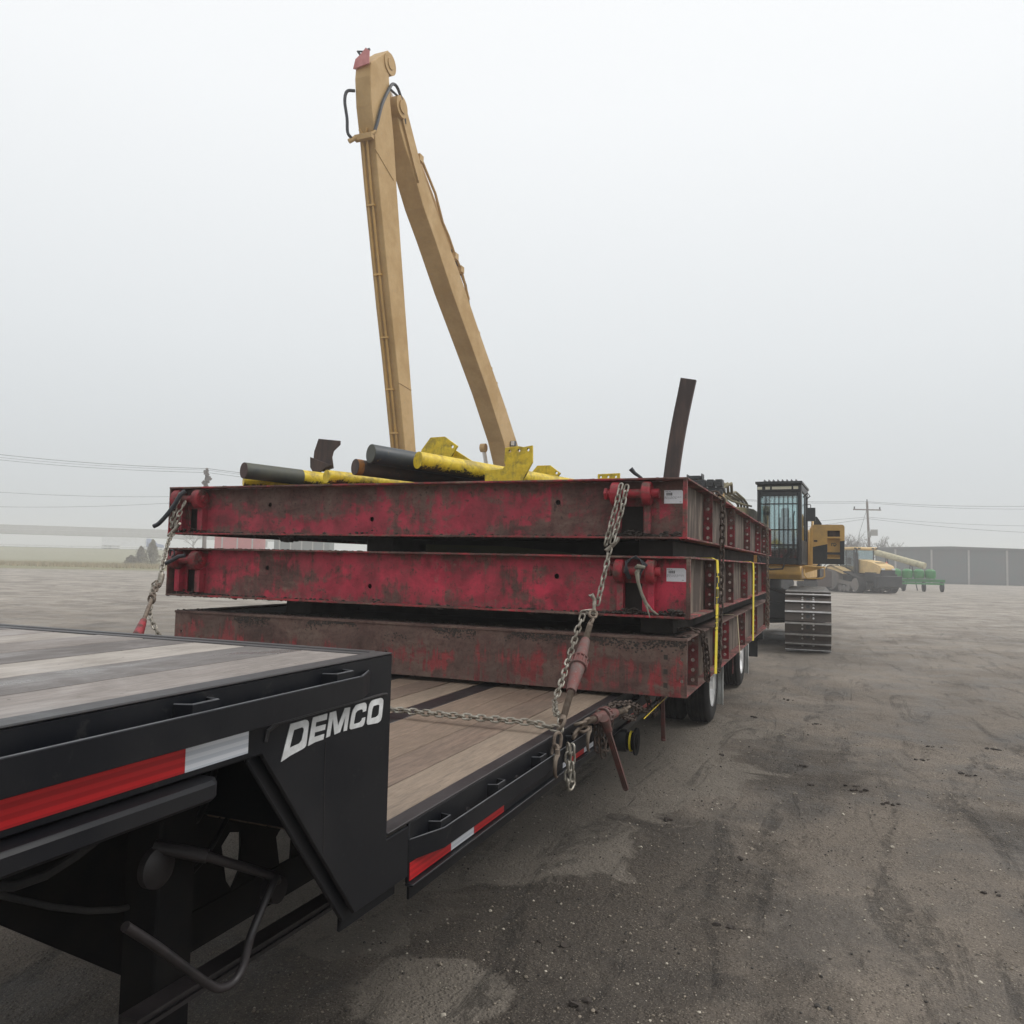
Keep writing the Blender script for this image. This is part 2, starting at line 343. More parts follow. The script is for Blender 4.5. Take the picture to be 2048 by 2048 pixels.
def ground_mat():
    m, nt, b = mat('wet_gravel_yard'); t = N(nt, 'ShaderNodeTexCoord'); v = t.outputs['Object']
    sp = N(nt, 'ShaderNodeSeparateXYZ'); nt.links.new(v, sp.inputs[0])
    big = noise_n(nt, .33, 7, .6, v, .6); med = noise_n(nt, 1.3, 7, .62, v, .4); sm = noise_n(nt, 7, 6, .65, v); fine = noise_n(nt, 60, 4, .7, v)
    vo = N(nt, 'ShaderNodeTexVoronoi'); vo.inputs['Scale'].default_value = 55; nt.links.new(v, vo.inputs['Vector'])
    vb = N(nt, 'ShaderNodeTexVoronoi'); vb.inputs['Scale'].default_value = 130; nt.links.new(v, vb.inputs['Vector'])
    c = mix(nt, ramp(nt, big, (.36, 0), (.64, 1)), (.120, .098, .079), (.275, .23, .187))
    c = mix(nt, ramp(nt, med, (.38, .6), (.54, 0)), c, (.045, .038, .032))
    # individual stones, pale, dark and brown
    st = ramp(nt, vo.outputs['Color'], (.05, (.035, .03, .026)), (.4, (.13, .108, .088)), (.68, (.27, .23, .18)), (.93, (.50, .44, .35)))
    edge = ramp(nt, vo.outputs['Distance'], (.25, 1), (.48, 0))
    amt = math_n(nt, 'MULTIPLY', math_n(nt, 'MULTIPLY', edge, ramp(nt, sm, (.38, .15), (.6, .8))), ramp(nt, med, (.35, .15), (.55, 1)))
    c = mix(nt, amt, c, st)
    s2 = ramp(nt, vb.outputs['Color'], (.2, (.03, .026, .023)), (.9, (.22, .19, .15)))
    c = mix(nt, math_n(nt, 'MULTIPLY', ramp(nt, vb.outputs['Distance'], (.2, 1), (.5, 0)), .38), c, s2)
    def patch(cx, cy, rx, ry, soft=.05):
        q = N(nt, 'ShaderNodeMapping'); q.inputs['Location'].default_value = (-cx/rx, -cy/ry, 0); q.inputs['Scale'].default_value = (1/rx, 1/ry, 0); nt.links.new(v, q.inputs['Vector'])
        l = N(nt, 'ShaderNodeVectorMath', operation='LENGTH'); nt.links.new(q.outputs[0], l.inputs[0])
        d = math_n(nt, 'ADD', l.outputs['Value'], math_n(nt, 'MULTIPLY', math_n(nt, 'SUBTRACT', noise_n(nt, 1.6, 5, .6, v, .8), .5), 1.6))
        return ramp(nt, d, (.95-soft, 1), (.95+soft, 0))
    wet = math_n(nt, 'MAXIMUM', patch(-1.1, 3.9, 1.05, 2.5, .3), math_n(nt, 'MAXIMUM', patch(1.6, 6.4, .9, .7, .3), patch(-.3, 7.6, .8, 1.4, .35)))
    c = mix(nt, math_n(nt, 'MULTIPLY', wet, .66), c, (.044, .035, .028))
    # drier, smooth washed patches beside the trailer: shapes with their own ragged edge
    p = None
    for a in ((-1.75, 7.0, 1.2, 1.6), (-1.7, 4.9, .62, .8), (-1.55, 3.0, .35, .30), (-2.1, 3.35, .3, .3), (-2.0, 9.0, 1.5, 1.0), (-3.1, 4.3, 1.3, 1.5)):
        k = patch(*a); p = k if p is None else math_n(nt, 'MAXIMUM', p, k)
    c = mix(nt, math_n(nt, 'MULTIPLY', p, .85), c, mix(nt, med, (.19, .165, .136), (.27, .236, .198)))
    # churned, wetter tracks that run along the trailer
    vt = coords(nt, (2.2, .45, 1), loc=(.3, 0, 0)); trk = noise_n(nt, 1.5, 8, .68, vt, .9); trf = noise_n(nt, 9, 7, .72, coords(nt, (1, .8, 1)), 1.2)
    tread = math_n(nt, 'MULTIPLY', ramp(nt, trk, (.53, 0), (.63, 1)), ramp(nt, trf, (.42, 0), (.54, 1)))
    c = mix(nt, math_n(nt, 'MULTIPLY', tread, .5), c, (.040, .034, .029))
    # far field: drier pale yard, then verge grass along the highway
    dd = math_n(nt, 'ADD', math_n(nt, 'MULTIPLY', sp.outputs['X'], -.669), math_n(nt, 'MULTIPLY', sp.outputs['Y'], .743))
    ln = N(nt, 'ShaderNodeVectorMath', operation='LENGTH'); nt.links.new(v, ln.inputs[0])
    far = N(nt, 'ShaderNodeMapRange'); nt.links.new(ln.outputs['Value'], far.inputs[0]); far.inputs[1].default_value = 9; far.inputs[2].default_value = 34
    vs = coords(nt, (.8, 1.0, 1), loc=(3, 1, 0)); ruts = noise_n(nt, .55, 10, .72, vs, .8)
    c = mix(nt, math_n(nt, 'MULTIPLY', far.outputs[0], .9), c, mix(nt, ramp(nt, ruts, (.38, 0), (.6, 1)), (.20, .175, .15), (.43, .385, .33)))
    gm = ramp(nt, math_n(nt, 'ADD', math_n(nt, 'MULTIPLY', dd, .01), math_n(nt, 'MULTIPLY', noise_n(nt, .05, 3, .6, v), .15)), (.99, 0), (1.0, 1))
    c = mix(nt, gm, c, mix(nt, noise_n(nt, .12, 4, .6, v), (.16, .16, .06), (.25, .22, .10)))
    c = mix(nt, .9, c, ramp(nt, noise_n(nt, 95, 5, .75, v), (.30, .45), (.5, .95), (.72, 1.0)), 'MULTIPLY')
    c = mix(nt, ramp(nt, noise_n(nt, 150, 3, .6, v), (.60, 0), (.66, .6)), c, (.42, .37, .29))
    nt.links.new(c, b.inputs['Base Color'])
    r = mix(nt, p, ramp(nt, med, (.38, .55), (.6, .9)), (.9,)*3); nt.links.new(r, b.inputs['Roughness']); b.inputs['Specular IOR Level'].default_value = .35
    h = math_n(nt, 'ADD', math_n(nt, 'MULTIPLY', amt, .8), math_n(nt, 'ADD', math_n(nt, 'MULTIPLY', fine, .5), math_n(nt, 'MULTIPLY', sm, 1.6)))
    h = math_n(nt, 'ADD', h, math_n(nt, 'MULTIPLY', noise_n(nt, 22, 6, .7, v), 1.8))
    h = math_n(nt, 'SUBTRACT', h, math_n(nt, 'MULTIPLY', tread, 1.1))
    bump(nt, b, h, .9, .016); return m
M['ground'] = ground_mat()

# ------------------------------------------------------------------ the setting
def gz(x, y):
    d = -.669*x + .743*y
    t = min(1, max(0, (d-212)/85)); far = 3.2*t*t*(3-2*t)
    if abs(x) > 14 or y > 30 or y < -6: near = 0
    else:
        w = min(1, (14-abs(x))/3, (30-y)/4, (y+6)/2)
        near = .028*noise.noise((x*.55, y*.4, 0)) + .020*noise.noise((x*1.7, y*1.1, 3)) + .010*noise.noise((x*5, y*4, 5)) + .004*noise.noise((x*13, y*11, 7))
        # tyre ruts curving past the trailer
        rx = x + .1*math.sin(y*.8)
        for c0 in (-.55, .95):
            q = (rx - c0 - .05*(y-4))/.2
            near -= .018*math.exp(-q*q)*(1 + .35*math.sin(y*38))*(.5+.5*noise.noise((x, y*.35, 9)))
        near -= .01
        near *= w
    return far + near
def axis(lo, hi, a, b, s):
    out = []; x = a
    while x < b: out.append(x); x += s
    out.append(b); st = s; x = b
    while x < hi: st *= 1.16; x = min(hi, x+st); out.append(x)
    st = s; x = a
    while x > lo: st *= 1.16; x = max(lo, x-st); out.insert(0, x)
    return out
mb = MB(); XS = axis(-760, 760, -4.5, 4.5, .05); YS = axis(-60, 760, 1.2, 12, .055)
mb.v = [(x, y, gz(x, y)) for y in YS for x in XS]; nx = len(XS)
mb.f = [(j*nx+i, j*nx+i+1, (j+1)*nx+i+1, (j+1)*nx+i) for j in range(len(YS)-1) for i in range(nx-1)]; mb.m = [0]*len(mb.f)
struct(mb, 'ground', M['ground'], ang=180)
# loose stones and clods
mb = MB(); g = random.Random(3)
for i in range(16000):
    x = g.uniform(-2.2, 3.2); y = 1.9 + 7.5*g.random()**1.6
    r = .002 + .006*g.random()**4 * (1.9 if g.random() < .05 else 1)
    mb.blob((x, y, gz(x, y)+r*.3), r, (1, 1, .7), .25, g, k=g.choice((0, 0, 1, 2)))
tag(mb.build('gravel', [painted('stone_tan', (.27, .23, .18), .8, amount=.3), painted('stone_pale', (.50, .45, .37), .8, amount=.3), painted('stone_dark', (.05, .045, .04), .8, amount=.3)]),
    'loose small stones strewn over the wet yard beside the trailer', 'gravel', kind='stuff')
mb = MB()
for i in range(38):
    cx, cy = g.uniform(-1.2, 3), 2.6 + 9*g.random(); a = g.uniform(0, 3)
    for q in range(g.randint(3, 9)):
        x = cx + g.gauss(0, .035); y = cy + g.gauss(0, .02); mb.blob((x, y, gz(x, y)+.004), g.uniform(.004, .02), (1.2, 1, .7), .45, g)
tag(mb.build('mud_clod', M['mud']), 'dark crumbled clods of mud dropped about the wet yard', 'mud', kind='stuff')

# ------------------------------------------------------------------ trailer
F = -1.285; RR = -1.235
tr = thing('drop_deck_trailer', 'black drop deck trailer with oak board decks carrying the stacked red steel mats', 'trailer', (-2.585, 6, 0))
XL = -3.885
neck = [(-3.2, 1.27), (1.589, 1.27), (2.023, .728), (2.335, .722), (2.335, .885), (2.197, .885), (2.197, 1.452), (-3.2, 1.452)]
mb = MB()
mb.prism(neck, 'X', F-.012, F); mb.prism(neck, 'X', XL+.012, XL)
for x in (F, XL):
    s = 1 if x == F else -1
# slanted front flange and weld ridges of the neck plate
    mb.bar((x-s*.028, 1.585, 1.275), (x-s*.028, 2.02, .727), .055, .012, up=(1, 0, 0))
    mb.bar((x-s*.05, 2.02, .722), (x-s*.05, 2.335, .716), .11, .012, up=(1, 0, 0))
mb.box(XL+.02, F-.02, 2.175, 2.197, .87, 1.44)
mb.build('neck_plate', M['black'], tr, bevel=.004)
mb = MB()
mb.tube([(F+.001, 1.64, 1.336), (F+.004, 1.80, 1.3375), (F+.004, 2.14, 1.3375), (F+.002, 2.165, 1.334)], .004, 6)
mb.tube([(F+.0005, 1.86, .95), (F+.0005, 1.852, 1.15), (F+.0005, 1.852, 1.25)], .0013, 5)
mb.tube([(F+.001, 1.60, 1.30), (F+.003, 1.605, 1.325), (F+.003, 1.64, 1.336)], .006, 6)
mb.build('weld_seam', M['blackdeck'], tr)
LOGO = {'D': [[(1.663, 1.238), (1.695, 1.326), (1.756, 1.326), (1.764, 1.324), (1.77, 1.319), (1.772, 1.313), (1.765, 1.265), (1.763, 1.258), (1.757, 1.254), (1.748, 1.252), (1.7, 1.246)], [(1.695, 1.266), (1.735, 1.269), (1.744, 1.275), (1.747, 1.284), (1.752, 1.3), (1.75, 1.305), (1.745, 1.309), (1.71, 1.308)]], 'E': [[(1.772, 1.255), (1.789, 1.326), (1.854, 1.326), (1.852, 1.31), (1.804, 1.311), (1.802, 1.299), (1.849, 1.298), (1.845, 1.284), (1.8, 1.285), (1.798, 1.273), (1.843, 1.273), (1.84, 1.259), (1.802, 1.259)]], 'M': [[(1.852, 1.261), (1.866, 1.326), (1.895, 1.326), (1.907, 1.283), (1.938, 1.327), (1.965, 1.325), (1.952, 1.262), (1.935, 1.263), (1.942, 1.304), (1.918, 1.264), (1.891, 1.262), (1.881, 1.309), (1.87, 1.262)]], 'C': [[(1.973, 1.261), (1.966, 1.265), (1.965, 1.27), (1.973, 1.303), (1.979, 1.315), (1.994, 1.326), (2.01, 1.327), (2.038, 1.327), (2.046, 1.325), (2.051, 1.319), (2.052, 1.31), (2.05, 1.301), (2.032, 1.3), (2.032, 1.307), (2.023, 1.31), (2.004, 1.309), (1.994, 1.304), (1.988, 1.282), (1.987, 1.275), (1.993, 1.273), (2.018, 1.273), (2.027, 1.277), (2.03, 1.283), (2.047, 1.283), (2.043, 1.268), (2.039, 1.262), (2.03, 1.259)]], 'O': [[(2.063, 1.258), (2.057, 1.262), (2.056, 1.268), (2.062, 1.303), (2.068, 1.317), (2.077, 1.325), (2.09, 1.327), (2.131, 1.327), (2.14, 1.324), (2.146, 1.317), (2.146, 1.306), (2.14, 1.268), (2.135, 1.259), (2.125, 1.255), (2.115, 1.254)], [(2.08, 1.274), (2.079, 1.278), (2.084, 1.3), (2.09, 1.309), (2.117, 1.309), (2.124, 1.306), (2.124, 1.299), (2.122, 1.281), (2.118, 1.276), (2.107, 1.273)]]}
mb = MB()
for ch, l in LOGO.items(): mb.prism(l[0], 'X', F+.0004, F+.0022, l[1:])
lg = mb.build('maker_lettering', M['letter'], tr, smooth=False)
# upper deck
mb = MB(); w = .222; x = F-.062; ki = 0; KB = (0, 1, 2, 1, 0, 2, 0, 1)
while x > XL+.1:
    x2 = max(x-w, XL+.06); yb = 2.115
    for ya in (-3.2,): mb.box(x2+.003, x-.0015, ya, yb, 1.415, 1.4555+g.uniform(-.002, .001), KB[ki % len(KB)])
    x -= w; ki += 1
mb.build('upper_deck_board', M['woodup'], tr, bevel=.003)
mb = MB()
mb.box(F-.062, F, -3.2, 2.197, 1.452, 1.4585); mb.box(XL, XL+.058, -3.2, 2.197, 1.452, 1.4585)
mb.box(XL+.058, F-.062, 2.118, 2.16, 1.440, 1.4575); mb.box(XL+.058, F-.062, 2.165, 2.199, 1.445, 1.4600)
mb.build('upper_deck_edge', M['blackdeck'], tr, bevel=.003)
mb = MB()
for i in range(14):
    y = -3+i*.38; mb.box(XL+.02, F-.02, y, y+.07, 1.31, 1.41)
mb.build('cross_member', M['blackdull'], tr)
# main beams with lightening holes seen in the dark under the neck
beam = [(-3.2, 1.02), (1.35, .98), (1.95, .50), (3.0, .46), (3.0, .80), (2.3, .86), (2.19, 1.38), (-3.2, 1.38)]
def trap(cy, cz): return [(cy-.05, cz+.05), (cy-.01, cz+.085), (cy+.045, cz+.07), (cy+.05, cz+.01), (cy+.045, cz-.07), (cy+.01, cz-.12), (cy-.02, cz-.08)]
for bx in (-2.0, -3.1):
    mb = MB(); mb.prism(beam, 'X', bx-.008, bx, [trap(2.33, .68), trap(2.63, .62)])
    mb.bar((bx, 1.34, .97), (bx, 1.96, .49), .13, .014, up=(1, 0, 0)); mb.bar((bx, 1.96, .49), (bx, 14.2, .52), .13, .014, up=(1, 0, 0))
    mb.prism([(3.0, .50), (14.2, .53), (14.2, .80), (3.0, .80)], 'X', bx-.008, bx)
    mb.build('main_beam', M['blackdull'], tr)
# landing gear with crank
mb = MB(); mb.box(-1.74, -1.62, 1.62, 1.75, .32, 1.28); mb.box(-1.73, -1.63, 1.63, 1.74, .04, .34); mb.box(-1.80, -1.56, 1.55, 1.82, .015, .04)
lgp = mb.build('landing_leg', M['blackdull'], tr, bevel=.006)
mb = MB(); mb.cyl((-1.62, 1.60, 1.0), (-1.50, 1.66, .975), .017); mb.cyl((-1.505, 1.65, .98), (-1.47, 1.90, .845), .0125)
mb.lathe([(0, .0), (.036, 0), (.040, .015), (.036, .04), (0, .04)], (-1.51, 1.92, .80)); mb.lathe([(0, 0), (.052, 0), (.052, .02), (.035, .03), (0, .03)], (-1.62, 1.60, .95))
mb.build('crank_gearbox', M['blackdeck'], lgp)
mb = MB(); mb.tube(sm([(-1.45, 1.36, .93), (-1.45, 1.45, .85), (-1.45, 1.56, .745), (-1.45, 1.63, .68), (-1.45, 1.67, .652), (-1.45, 1.72, .645), (-1.45, 1.755, .67), (-1.45, 1.77, .71), (-1.45, 1.79, .75), (-1.46, 1.88, .84), (-1.47, 1.91, .83)]), .0115, 10)
mb.build('crank_handle', M['blackdeck'], lgp)
mb = MB(); mb.tube(sm([(-1.75, .9, 1.22), (-1.66, 1.25, 1.02), (-1.60, 1.55, 1.12), (-1.72, 1.85, .98), (-1.9, 2.15, 1.12)]), .011, 8); mb.build('air_hose', M['rubber'], tr)
mb = MB(); mb.tube(sm([(-1.85, 1.0, 1.15), (-1.72, 1.5, .86), (-1.78, 1.9, .80), (-1.95, 2.3, .90)]), .008, 8); mb.build('air_hose', M['rubber'], tr)
mb = MB(); mb.bar((-1.6, 1.5, .605), (-1.6, 3.2, .57), .012, .05); mb.bar((-1.575, 1.5, .632), (-1.575, 3.2, .597), .06, .008); mb.bar((-1.6, 1.5, .58), (-1.6, 3.2, .545), .03, .012)
mb.build('side_brace', M['blackdeck'], tr)
# rub rails with stake pockets and spools: upper and lower deck
def pockets(parent, ys, xin, xout, ztop, h):
    for y in ys:
        mb = MB(); t = .006
        pl = [(xin+.001, y-.055), (xin+.001, y-.049), (xout-.001, y-.005), (xout-.001, y+.05), (xout-.007, y+.05), (xout-.007, y+.002), (xin, y-.043)]
        mb.prism([(xin, y-.05), (xout-.001, y-.035), (xout-.001, y+.045), (xin, y+.052), (xin, y+.046), (xout-.007, y+.039), (xout-.007, y-.029), (xin, y-.044)], 'Z', ztop-h, ztop)
        mb.tube([(xin, y-.047, ztop), (xout-.004, y-.033, ztop), (xout-.004, y+.042, ztop), (xin, y+.049, ztop)], .0028, 5, k=1)
        mb.build('stake_pocket', [M['black'], M['edge_glint']], parent)
def spools(parent, ys, xin, xout, z):
    for y in ys:
        mb = MB(); mb.cyl((xin, y, z), (xout, y, z), .011, n=14); mb.lathe([(0, 0), (.019, 0), (.019, .008), (0, .008)], (xin, y, z), n=16)
        mb.build('spool', M['blackdeck'], parent)
up = [(-3.2, RR), (1.95, RR), (2.07, F), (2.058, F-.0), (1.944, RR-.01), (-3.2, RR-.01)]
for sgn in (1, -1):
    fx = (lambda x: x) if sgn == 1 else (lambda x: XL + (F - x))
    mb = MB(); mb.prism([(fx(x), y) for y, x in up], 'Z', 1.352, 1.418)
    mb.bar((fx(RR-.003), -3.2, 1.4185), (fx(RR-.003), 1.94, 1.4185), .004, .003, k=1); mb.bar((fx(RR-.003), 1.95, 1.4185), (fx(F-.003), 2.065, 1.4185), .004, .003, k=1)
    r1 = mb.build('rub_rail', [M['black'], M['edge_glint']], tr, bevel=.0035)
    lo = [(2.335, F), (2.50, RR), (14.3, RR), (14.3, RR-.01), (2.503, RR-.01), (2.345, F)]
    mb = MB(); mb.prism([(fx(x), y) for y, x in lo], 'Z', .770, .838)
    mb.bar((fx(RR-.003), 2.5, .8385), (fx(RR-.003), 14.3, .8385), .004, .003, k=1); mb.bar((fx(F-.003), 2.34, .8385), (fx(RR-.003), 2.5, .8385), .004, .003, k=1)
    r2 = mb.build('rub_rail', [M['black'], M['edge_glint']], tr, bevel=.0035)
    if sgn == 1:
        pockets(r1, [-.2, .3, .8, 1.35, 1.875], F, RR-.009, 1.436, .075); spools(r1, [.05, .55, 1.08, 1.66], F, RR-.01, 1.39)
        pockets(r2, [2.52+.50*i for i in range(22)], F, RR-.009, .86, .075); spools(r2, [2.78+.50*i for i in range(21)], F, RR-.01, .805)
    else:
        spools(r2, [3.6, 3.95], fx(RR)+.005, XL, .805)
# lower deck: side channel, edge strip, centre strips, boards
mb = MB()
for sgn in (1, -1):
    fx = (lambda a, b: (a, b)) if sgn == 1 else (lambda a, b: (XL+F-b, XL+F-a))
    a, b = fx(F-.012, F); mb.box(a, b, 2.337, 14.3, .70, .895)
    a, b = fx(F-.012, F+.02); mb.box(a, b, 2.337, 14.3, .690, .700)
    a, b = fx(F-.05, F-.04); mb.box(a, b, 2.42, 9.0, .61, .69)
mb.box(XL+.02, F-.02, 14.28, 14.3, .55, .895)
mb.build('side_channel', M['black'], tr, bevel=.003)
mb = MB()
for x0, x1 in ((F-.062, F+.002), (XL-.002, XL+.062)): mb.box(x0, x1, 2.20, 14.3, .895, .903)
mb.box(-2.29, -2.15, 2.2, 14.28, .889, .8965); mb.box(-3.05, -2.91, 2.2, 14.28, .889, .8965)
mb.build('lower_deck_edge', M['blackdeck'], tr, bevel=.002)
mb = MB()
def boards(x0, x1, n):
    w = (x1-x0)/n
    for i in range(n):
        y = 2.2; first = True
        while y < 14.25:
            L = g.uniform(3.2, 6) if not first else g.uniform(2.6, 5); first = False
            y2 = min(14.27, y+L)
            mb.box(x0+i*w+.0035, x0+(i+1)*w-.0035, y+.002, y2, .855, .899+g.uniform(-.0025, .0015), g.choice((0, 0, 1, 2)) if y > 2.3 else (2, 1, 0, 0)[(n-1-i) % 4]); y = y2
boards(-2.148, F-.064, 4); boards(-2.908, -2.292, 3); boards(XL+.064, -3.052, 4)
mb.build('lower_deck_board', M['wood'], tr, bevel=.003)
mb = MB()
for i in range(38): mb.box(XL+.02, F-.02, 2.6+i*.305, 2.66+i*.305, .79, .852)
mb.build('cross_member', M['blackdull'], tr)
# reflective tape
def strip(name, y0, y1, z0, z1, m, x=F):
    b = MB(); b.box(x+.0004, x+.0022, y0, y1, z0, z1); b.build(name, M[m], tr, smooth=False)
strip('reflective_tape', .80, 1.340, 1.286, 1.342, 'tapered'); strip('reflective_tape', 1.3405, 1.538, 1.286, 1.342, 'tapewhite')
for a, b, k in ((2.345, 2.648, 'tapered'), (2.649, 2.845, 'tapewhite'), (2.846, 3.145, 'tapered'), (3.93, 4.07, 'tapewhite'), (4.071, 4.30, 'tapered'), (4.301, 4.48, 'tapewhite'), (5.3, 5.55, 'tapered'), (5.551, 5.75, 'tapewhite'), (5.751, 6.05, 'tapered')):
    strip('reflective_tape', a, b, .706, .763, k)
mb = MB(); mb.prism([(F-.09, .4), (F+.045, .4), (F+.045, 1.385), (F+.03, 1.41), (F-.09, 1.41)], 'Z', 1.220, 1.264)
mb.build('winch_track', M['black'], tr, bevel=.008)
# wheels
def dual(yc, side):
    Rt = .435; xo = F+.015 if side == 1 else XL-.015; s = -side
    ax = MB()
    def tyre(x):       # x outer face; extends inward .24
        prof = [(.255, 0), (.30, -.006), (.37, -.012), (.405, .0), (.425, .018)]
        n = 5
        for i in range(n):
            a = .025 + i*.19/n; e = a + .19/n
            prof += [(Rt, a+.004), (Rt, e-.010), (Rt-.014, e-.008), (Rt-.014, e)]
        prof += [(.425, .222), (.405, .24), (.37, .25), (.30, .246), (.255, .24)]
        m = MB(); m.lathe([(r, s*t) for r, t in prof], (x, yc, Rt), n=56); return m.build('tyre', M['rubber'], tr, ang=30)
    def rim(x, par):
        prof = [(.262, -.004), (.262, .006), (.245, .012), (.238, .05), (.225, .075), (.12, .085), (.115, .05), (.075, .045), (.07, -.01), (0, -.012)]
        m = MB(); m.lathe([(r, s*t) for r, t in prof], (x, yc, Rt), n=48)
        for i in range(10):
            a = i*math.pi/5; m.cyl((x+s*.08, yc+.165*math.cos(a), Rt+.165*math.sin(a)), (x+s*.05, yc+.165*math.cos(a), Rt+.165*math.sin(a)), .014, n=8)
        return m.build('wheel_rim', M['alum'], par)
    t = tyre(xo); rim(xo, t); tyre(xo+s*.30)
for yc in (9.28, 12.33):
    for sd in (1, -1): dual(yc, sd)
    mb = MB(); mb.cyl((XL+.3, yc, .435), (F-.3, yc, .435), .065); mb.box(-2.06, -1.94, yc-.5, yc+.5, .44, .54); mb.box(-3.2, -3.04, yc-.5, yc+.5, .44, .54); mb.build('axle', M['blackdull'], tr)
for yc in (9.86, 12.92):
    for a, b in ((-1.93, -1.225), (XL-.06, XL+.62)):
        mb = MB(); mb.box(a, b, yc, yc+.008, .11, .86); mb.tube([(b-.01, yc+.004, .10), (b-.01, yc+.004, .86)], .012, 6); mb.build('mud_flap', M['flapgrey'], tr, bevel=.003)
mb = MB(); mb.box(-1.40, -1.21, 14.32, 14.33, .22, .66); mb.build('mud_flap', M['mblack'], tr)
mb = MB(); mb.cyl((-1.20, 14.25, .62), (-1.20, 14.45, .62), .07); mb.box(-1.28, -1.12, 14.3, 14.42, .52, .7); mb.build('tail_lamp_box', M['mblack'], tr, bevel=.01)
mb = MB(); mb.box(-1.275, -1.268, 11.2, 11.26, .30, .72); mb.build('marker_bar', M['red_side'], tr)
mb = MB(); mb.cyl((-1.50, 5.0, .63), (-1.16, 5.06, .63), .055); mb.lathe([(.03, 0), (.085, 0), (.085, .012), (.03, .012)], (-1.17, 5.05, .63)); mb.build('strap_winch', M['blackdull'], tr)
mb = MB(); mb.lathe([(.056, 0), (.064, 0), (.064, .012), (.056, .012)], (-1.20, 5.05, .63)); mb.build('rolled_strap', M['strapy'], tr)
mb = MB(); mb.lathe([(.056, 0), (.070, 0), (.070, .07), (.056, .07)], (-1.29, 5.05, .63)); mb.build('rolled_strap', M['mblack'], tr)

